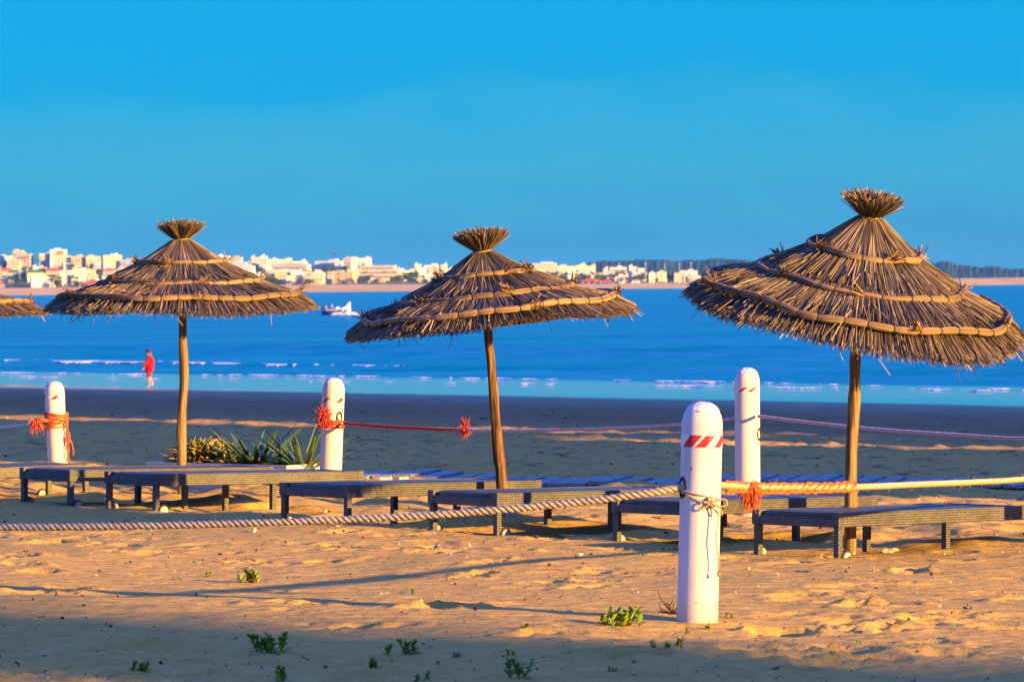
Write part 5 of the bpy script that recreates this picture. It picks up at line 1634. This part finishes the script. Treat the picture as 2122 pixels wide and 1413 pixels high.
# the smaller houses packed between them
small_px = []
tries = 0
while len(small_px) < 270 and tries < 4000:
    tries += 1
    px = brand.uniform(-40, 1450)
    if 330 < px < 425 or 935 < px < 1085: continue
    lo, hi = env(px) + 14, beach_top(px) - 3
    if hi <= lo: continue
    yb = brand.uniform(lo, hi)
    if any(abs(px - a) < 8 and abs(yb - c) < 3 for a, c in small_px): continue
    small_px.append((px, yb))
small_px.sort(key=lambda s: -s[1])
SHORT = [((h_[0] + h_[1]) / 2, h_[3], ' '.join(h_[5].replace(',', '').split()[:7])) for h_ in heroes]
used_labels = set()
def near_label(start, px, yb):
    cand = sorted(SHORT, key=lambda c: abs(c[0] - px) + 1.5 * abs(c[1] - yb))
    for c in cand[:8]:
        dx, dy = px - c[0], yb - c[1]
        rels = ['left of', 'just left of'] if dx < -8 else (['right of', 'just right of'] if dx > 8 else (['below', 'just below'] if dy > 0 else ['above', 'just above']))
        if abs(dx) > 8: rels = ['lower %s' % rels[0] if dy > 2 else ('higher %s' % rels[0] if dy < -2 else rels[0])] + rels
        for r_ in rels:
            words = c[2].split()
            while words[-1] in ('of', 'the', 'with', 'in', 'a', 'and', 'at', 'on', 'by', 'one', 'front', 'behind', 'left', 'right', 'just', 'under', 'second', 'between', 'far', 'near', 'below', 'its', 'attached', 'first', 'flat', 'dark', 'wide', 'low', 'few', 'few', 'to', 'end', 'cut', 'half', 'hidden', 'stepped', 'nearest', 'touching', 'plain', 'row', 'next', 'above', 'vanishing', 'lower', 'down', 'right', 'green', 'tan', 'nearest', 'stepping', 'mid'): 
                words = words[:-1]
            lb = '%s %s the %s' % (start, r_, ' '.join(words))
            if lb not in used_labels and len(lb.split()) <= 16:
                used_labels.add(lb); return lb
    return lb
for px, yb in small_px:
    w = brand.uniform(7, 18); h = brand.uniform(5, 10)
    col = brand.choice(['white', 'white', 'white', 'cream', 'cream', 'tan', 'grey', 'yellow'])
    zone = 'left of the left umbrella' if px < 330 else ('between the left and middle umbrellas' if px < 940 else 'between the middle and right umbrellas')
    building(px - w / 2, px + w / 2, yb - h, yb, col, near_label('small ' + {'grey': 'grey', 'white': 'white', 'cream': 'cream', 'tan': 'tan', 'yellow': 'yellowish'}[col] + ' far house', px, yb))

# red beach tents
for i, (a, b_, yt, yb, lb) in enumerate(((165, 226, 582, 594, 'wide red beach tent on the far shore left of the left umbrella'), (1206, 1246, 577, 588, 'larger red beach tent on the far shore, centre right'), (1245, 1271, 580, 588.5, 'smaller red beach tent right of the larger one'), (-8, 8, 584, 595, 'red tent cut by the left edge on the far shore'))):
    d = far_d(0, 9999) - 18
    k = d / F; w = (b_ - a) * k; h = (yb - yt) * k
    p = P((a + b_) / 2, yb, d)
    t = thing('beach_tent', p, 0, lb, 'tent', 'red tents on the far beach')
    m = MB(); hw = w / 2
    m.v = [(-hw, -6, h * .45), (hw, -6, h * .45), (hw, 6, h * .45), (-hw, 6, h * .45), (-hw * .45, 0, h), (hw * .45, 0, h)]
    m.f = [(0, 1, 5, 4), (1, 2, 5), (2, 3, 4, 5), (3, 0, 4), (3, 2, 1, 0)]
    m.build('canopy', M['awning_red'], t)
    for sx in (-1, -0.33, 0.33, 1):
        for sy in (-5.5, 5.5): MB().tube([(sx * hw * 0.95, sy, -1), (sx * hw * 0.95, sy, h * .46)], 0.25, 6).build('tent_pole', M['hull_white'], t)

# trees and palms of the far town
M['far_leaf'] = straw_mat('far_leaf', [(0.0, (0.02, 0.045, 0.02)), (0.5, (0.045, 0.085, 0.03)), (1.0, (0.09, 0.13, 0.04))], 0.8)
M['bark'] = simple('bark', (0.10, 0.07, 0.045), rough=0.9)
def tree_proto(seed, wide, tall):
    rs = np.random.default_rng(seed)
    t = thing('tree')
    lobes = [(rs.normal(0, 0.22) * wide, rs.normal(0, 0.2) * wide, tall * rs.uniform(0.45, 0.85), rs.uniform(0.22, 0.36) * wide) for _ in range(9)]
    n = 900
    li = rs.integers(0, 9, n); L_ = np.array(lobes)[li]
    dirs = rs.normal(size=(n, 3)); dirs /= np.linalg.norm(dirs, axis=1)[:, None]
    c = L_[:, :3] + dirs * L_[:, 3:4] * rs.uniform(0.55, 1.05, (n, 1)) * np.array([1, 1, 0.75])
    a = rs.normal(size=(n, 3)); b_ = rs.normal(size=(n, 3))
    s = 0.055 * wide
    v = np.concatenate([c[:, None] + a[:, None] * s * .6, c[:, None] + b_[:, None] * s * .6, c[:, None] - (a + b_)[:, None] * s * .5], 1).reshape(-1, 3)
    link_mesh('crown', np_mesh('crown', v, None, np.arange(n * 3).reshape(-1, 3), M['far_leaf'], False), t)
    m = MB(); m.tube([(0, 0, -1), (0.1, 0, tall * .3), (0.0, 0.1, tall * .6)], [0.06 * wide, 0.045 * wide, 0.02 * wide], 7)
    for k in range(4):
        lo_ = lobes[k]; m.tube([(0.05, 0, tall * .35), (lo_[0], lo_[1], lo_[2])], [0.03 * wide, 0.01 * wide], 5)
    m.build('trunk', M['bark'], t, smooth=True)
    return t
def palm_proto(seed, tall):
    rr = random.Random(seed); t = thing('palm_tree')
    v, q = [], []
    for k in range(16):
        a = k * 2.4; droop = rr.uniform(0.5, 1.5); L_ = tall * 0.33
        for i in range(6):
            f = i / 5; r = L_ * f; z = tall + L_ * (0.45 * f - droop * 0.6 * f * f); w = L_ * 0.13 * math.sin(math.pi * (0.12 + 0.85 * f))
            v += [(math.cos(a) * r - math.sin(a) * w, math.sin(a) * r + math.cos(a) * w, z - w * .5), (math.cos(a) * r, math.sin(a) * r, z), (math.cos(a) * r + math.sin(a) * w, math.sin(a) * r - math.cos(a) * w, z - w * .5)]
        b0 = k * 18
        for i in range(5):
            for j in range(2): q.append((b0 + i * 3 + j, b0 + i * 3 + j + 1, b0 + i * 3 + j + 4, b0 + i * 3 + j + 3))
    link_mesh('crown', np_mesh('crown', v, q, None, M['far_leaf'], False), t)
    MB().tube([(0, 0, -1), (0.1, 0, tall * .5), (0, 0, tall)], [0.45, 0.35, 0.32], 7).build('trunk', M['bark'], t, smooth=True)
    return t
protos = [tree_proto(1, 10, 8), tree_proto(2, 14, 9), tree_proto(3, 8, 10)]
pproto = palm_proto(5, 13)
used = set()
def put(proto, px, py, s, label, cat, group, dd=0):
    o = proto if id(proto) not in used else copy_tree(proto)
    used.add(id(proto))
    d = far_d(px, py) + dd
    p = P(px, py, d)
    o.location = p; o.scale = (s, s, s); o.rotation_euler = (0, 0, brand.uniform(0, 6.28))
    tag(o, label, cat, group)
tz = lambda px: 'left of the left umbrella' if px < 330 else ('between left and middle umbrellas' if px < 940 else 'between middle and right umbrellas')
tn = 0
for px in list(range(0, 320, 13)) + list(range(520, 930, 14)) + list(range(1095, 1430, 16)):
    px = px + brand.uniform(-6, 6)
    front = brand.random() < 0.55
    py = beach_top(px) - (brand.uniform(0, 3) if front else brand.uniform(5, max(6, beach_top(px) - env(px) - 18)))
    put(protos[tn % 3], px, py, brand.uniform(0.7, 1.35), near_label('round green far tree', px, py), 'tree', 'trees of the far town', -14)
    tn += 1
for px, py in ((8, 593), (22, 594), (118, 594), (142, 594), (757, 583), (797, 583), (818, 584), (866, 585), (640, 589), (700, 588), (693, 548), (848, 566), (1140, 586), (1240, 585)):
    put(pproto, px, py, 1.0 if py > 560 else 1.2, near_label('tall far palm', px, py), 'palm', 'palms of the far town', -20)
# light masts along the far promenade
M['mast'] = simple('mast_grey', (0.45, 0.46, 0.48), rough=0.5)
def mast_proto():
    t = thing('light_mast')
    MB().tube([(0, 0, -1), (0, 0, 24)], [0.42, 0.26], 8).build('pole', M['mast'], t, smooth=True)
    MB().box((0, 0, 24.3), (2.4, 1.0, 0.9)).build('lamp_head', M['mast'], t)
    return t
mp0 = mast_proto()
for i, (px, yb) in enumerate(((1283, 584), (1338, 584), (1378, 584), (1408, 584), (1432, 583), (41, 592), (138, 594)
                           )):
    put(mp0, px, yb, 1.0 if i < 7 else 0.9, ('tall lamp mast before the forest hill, %s' % ['leftmost', 'second from left', 'third from left', 'fourth from left', 'fifth from left'][i]) if i < 5 else (('lamp mast at far left before the green-roofed houses' if i == 5 else 'lamp mast beside the slim white pillar-like tower')), 'lamp mast', 'light masts along the far promenade', -40)

# ------------------------------------------------------------------ hills behind
def ridge(name, pts, base_y, d, thick, mat, jag, jscale, seed):
    px0, px1 = pts[0][0], pts[-1][0]
    xs_ = np.arange(px0, px1, 1.6)
    py = np.interp(xs_, [p[0] for p in pts], [p[1] for p in pts])
    py = py + jag * (vnoise(xs_ * jscale, xs_ * 0 + 0.3, seed) * 2 + vnoise(xs_ * jscale * 2.7, xs_ * 0 + 7.3, seed + 1))
    V = []
    for a, y in zip(xs_, py):
        hgt = base_y - y
        for f, dz in ((0.0, 0), (0.25, 0.2), (0.6, 0.45), (0.88, 0.75), (1.0, 1.0)):
            yy = base_y - hgt * f + (jag * 2.6 * float(vnoise(a * jscale * 1.3 + f * 37, f * 19, seed + 2)) if 0 < f < 1 else 0)
            p = P(a, yy, d + thick * dz); V.append(tuple(p))
        p = P(a, base_y, d); V.append((p.x * 1.1, d + thick * 2.5, p.z))
    n6 = 6; nc = len(xs_)
    q = [(i * n6 + k, (i + 1) * n6 + k, (i + 1) * n6 + k + 1, i * n6 + k + 1) for i in range(nc - 1) for k in range(n6 - 1)]
    return tag(link_mesh(name, np_mesh(name, V, q, None, mat, True)), kind='structure')
M['forest'] = simple('forest', (0.012, 0.040, 0.038), rough=0.95, var=0.6, scale=0.02, bump=1.0, bscale=0.03)
M['mount'] = simple('mountain', (0.055, 0.09, 0.11), rough=0.95, var=0.2, scale=0.001)
ridge('hill', [(1120, 572), (1160, 553), (1200, 547), (1250, 541), (1300, 540), (1350, 538), (1400, 541), (1450, 538), (1500, 535), (1560, 540), (1620, 538), (1720, 536), (1850, 543), (1930, 547), (1960, 542), (1985, 548), (2030, 553), (2070, 553), (2090, 556), (2122, 557), (2300, 560), (2700, 570)], 584, 8200, 900, M['forest'], 2.4, 0.23, 71)

# ------------------------------------------------------------------ the sea air
hz, hn, hl, hb = new_mat('haze_air')
hn.remove(hb)
vol = hn.new('ShaderNodeVolumePrincipled')
vol.inputs['Color'].default_value = (0.12, 0.48, 1.0, 1)
vol.inputs['Density'].default_value = 2.6e-5
vol.inputs['Anisotropy'].default_value = 0.0
hl.new(vol.outputs[0], hn['Material Output'].inputs['Volume'])
HB = (-13000, 13000, -7500, 13500, -6, 100)
m = MB(); m.v = [(x, y, z) for z in HB[4:] for x, y in ((HB[0], HB[2]), (HB[1], HB[2]), (HB[1], HB[3]), (HB[0], HB[3]))]
m.f = [(3, 2, 1, 0), (4, 5, 6, 7), (0, 1, 5, 4), (1, 2, 6, 5), (2, 3, 7, 6), (3, 0, 4, 7)]
tag(m.build('haze', hz), kind='stuff')
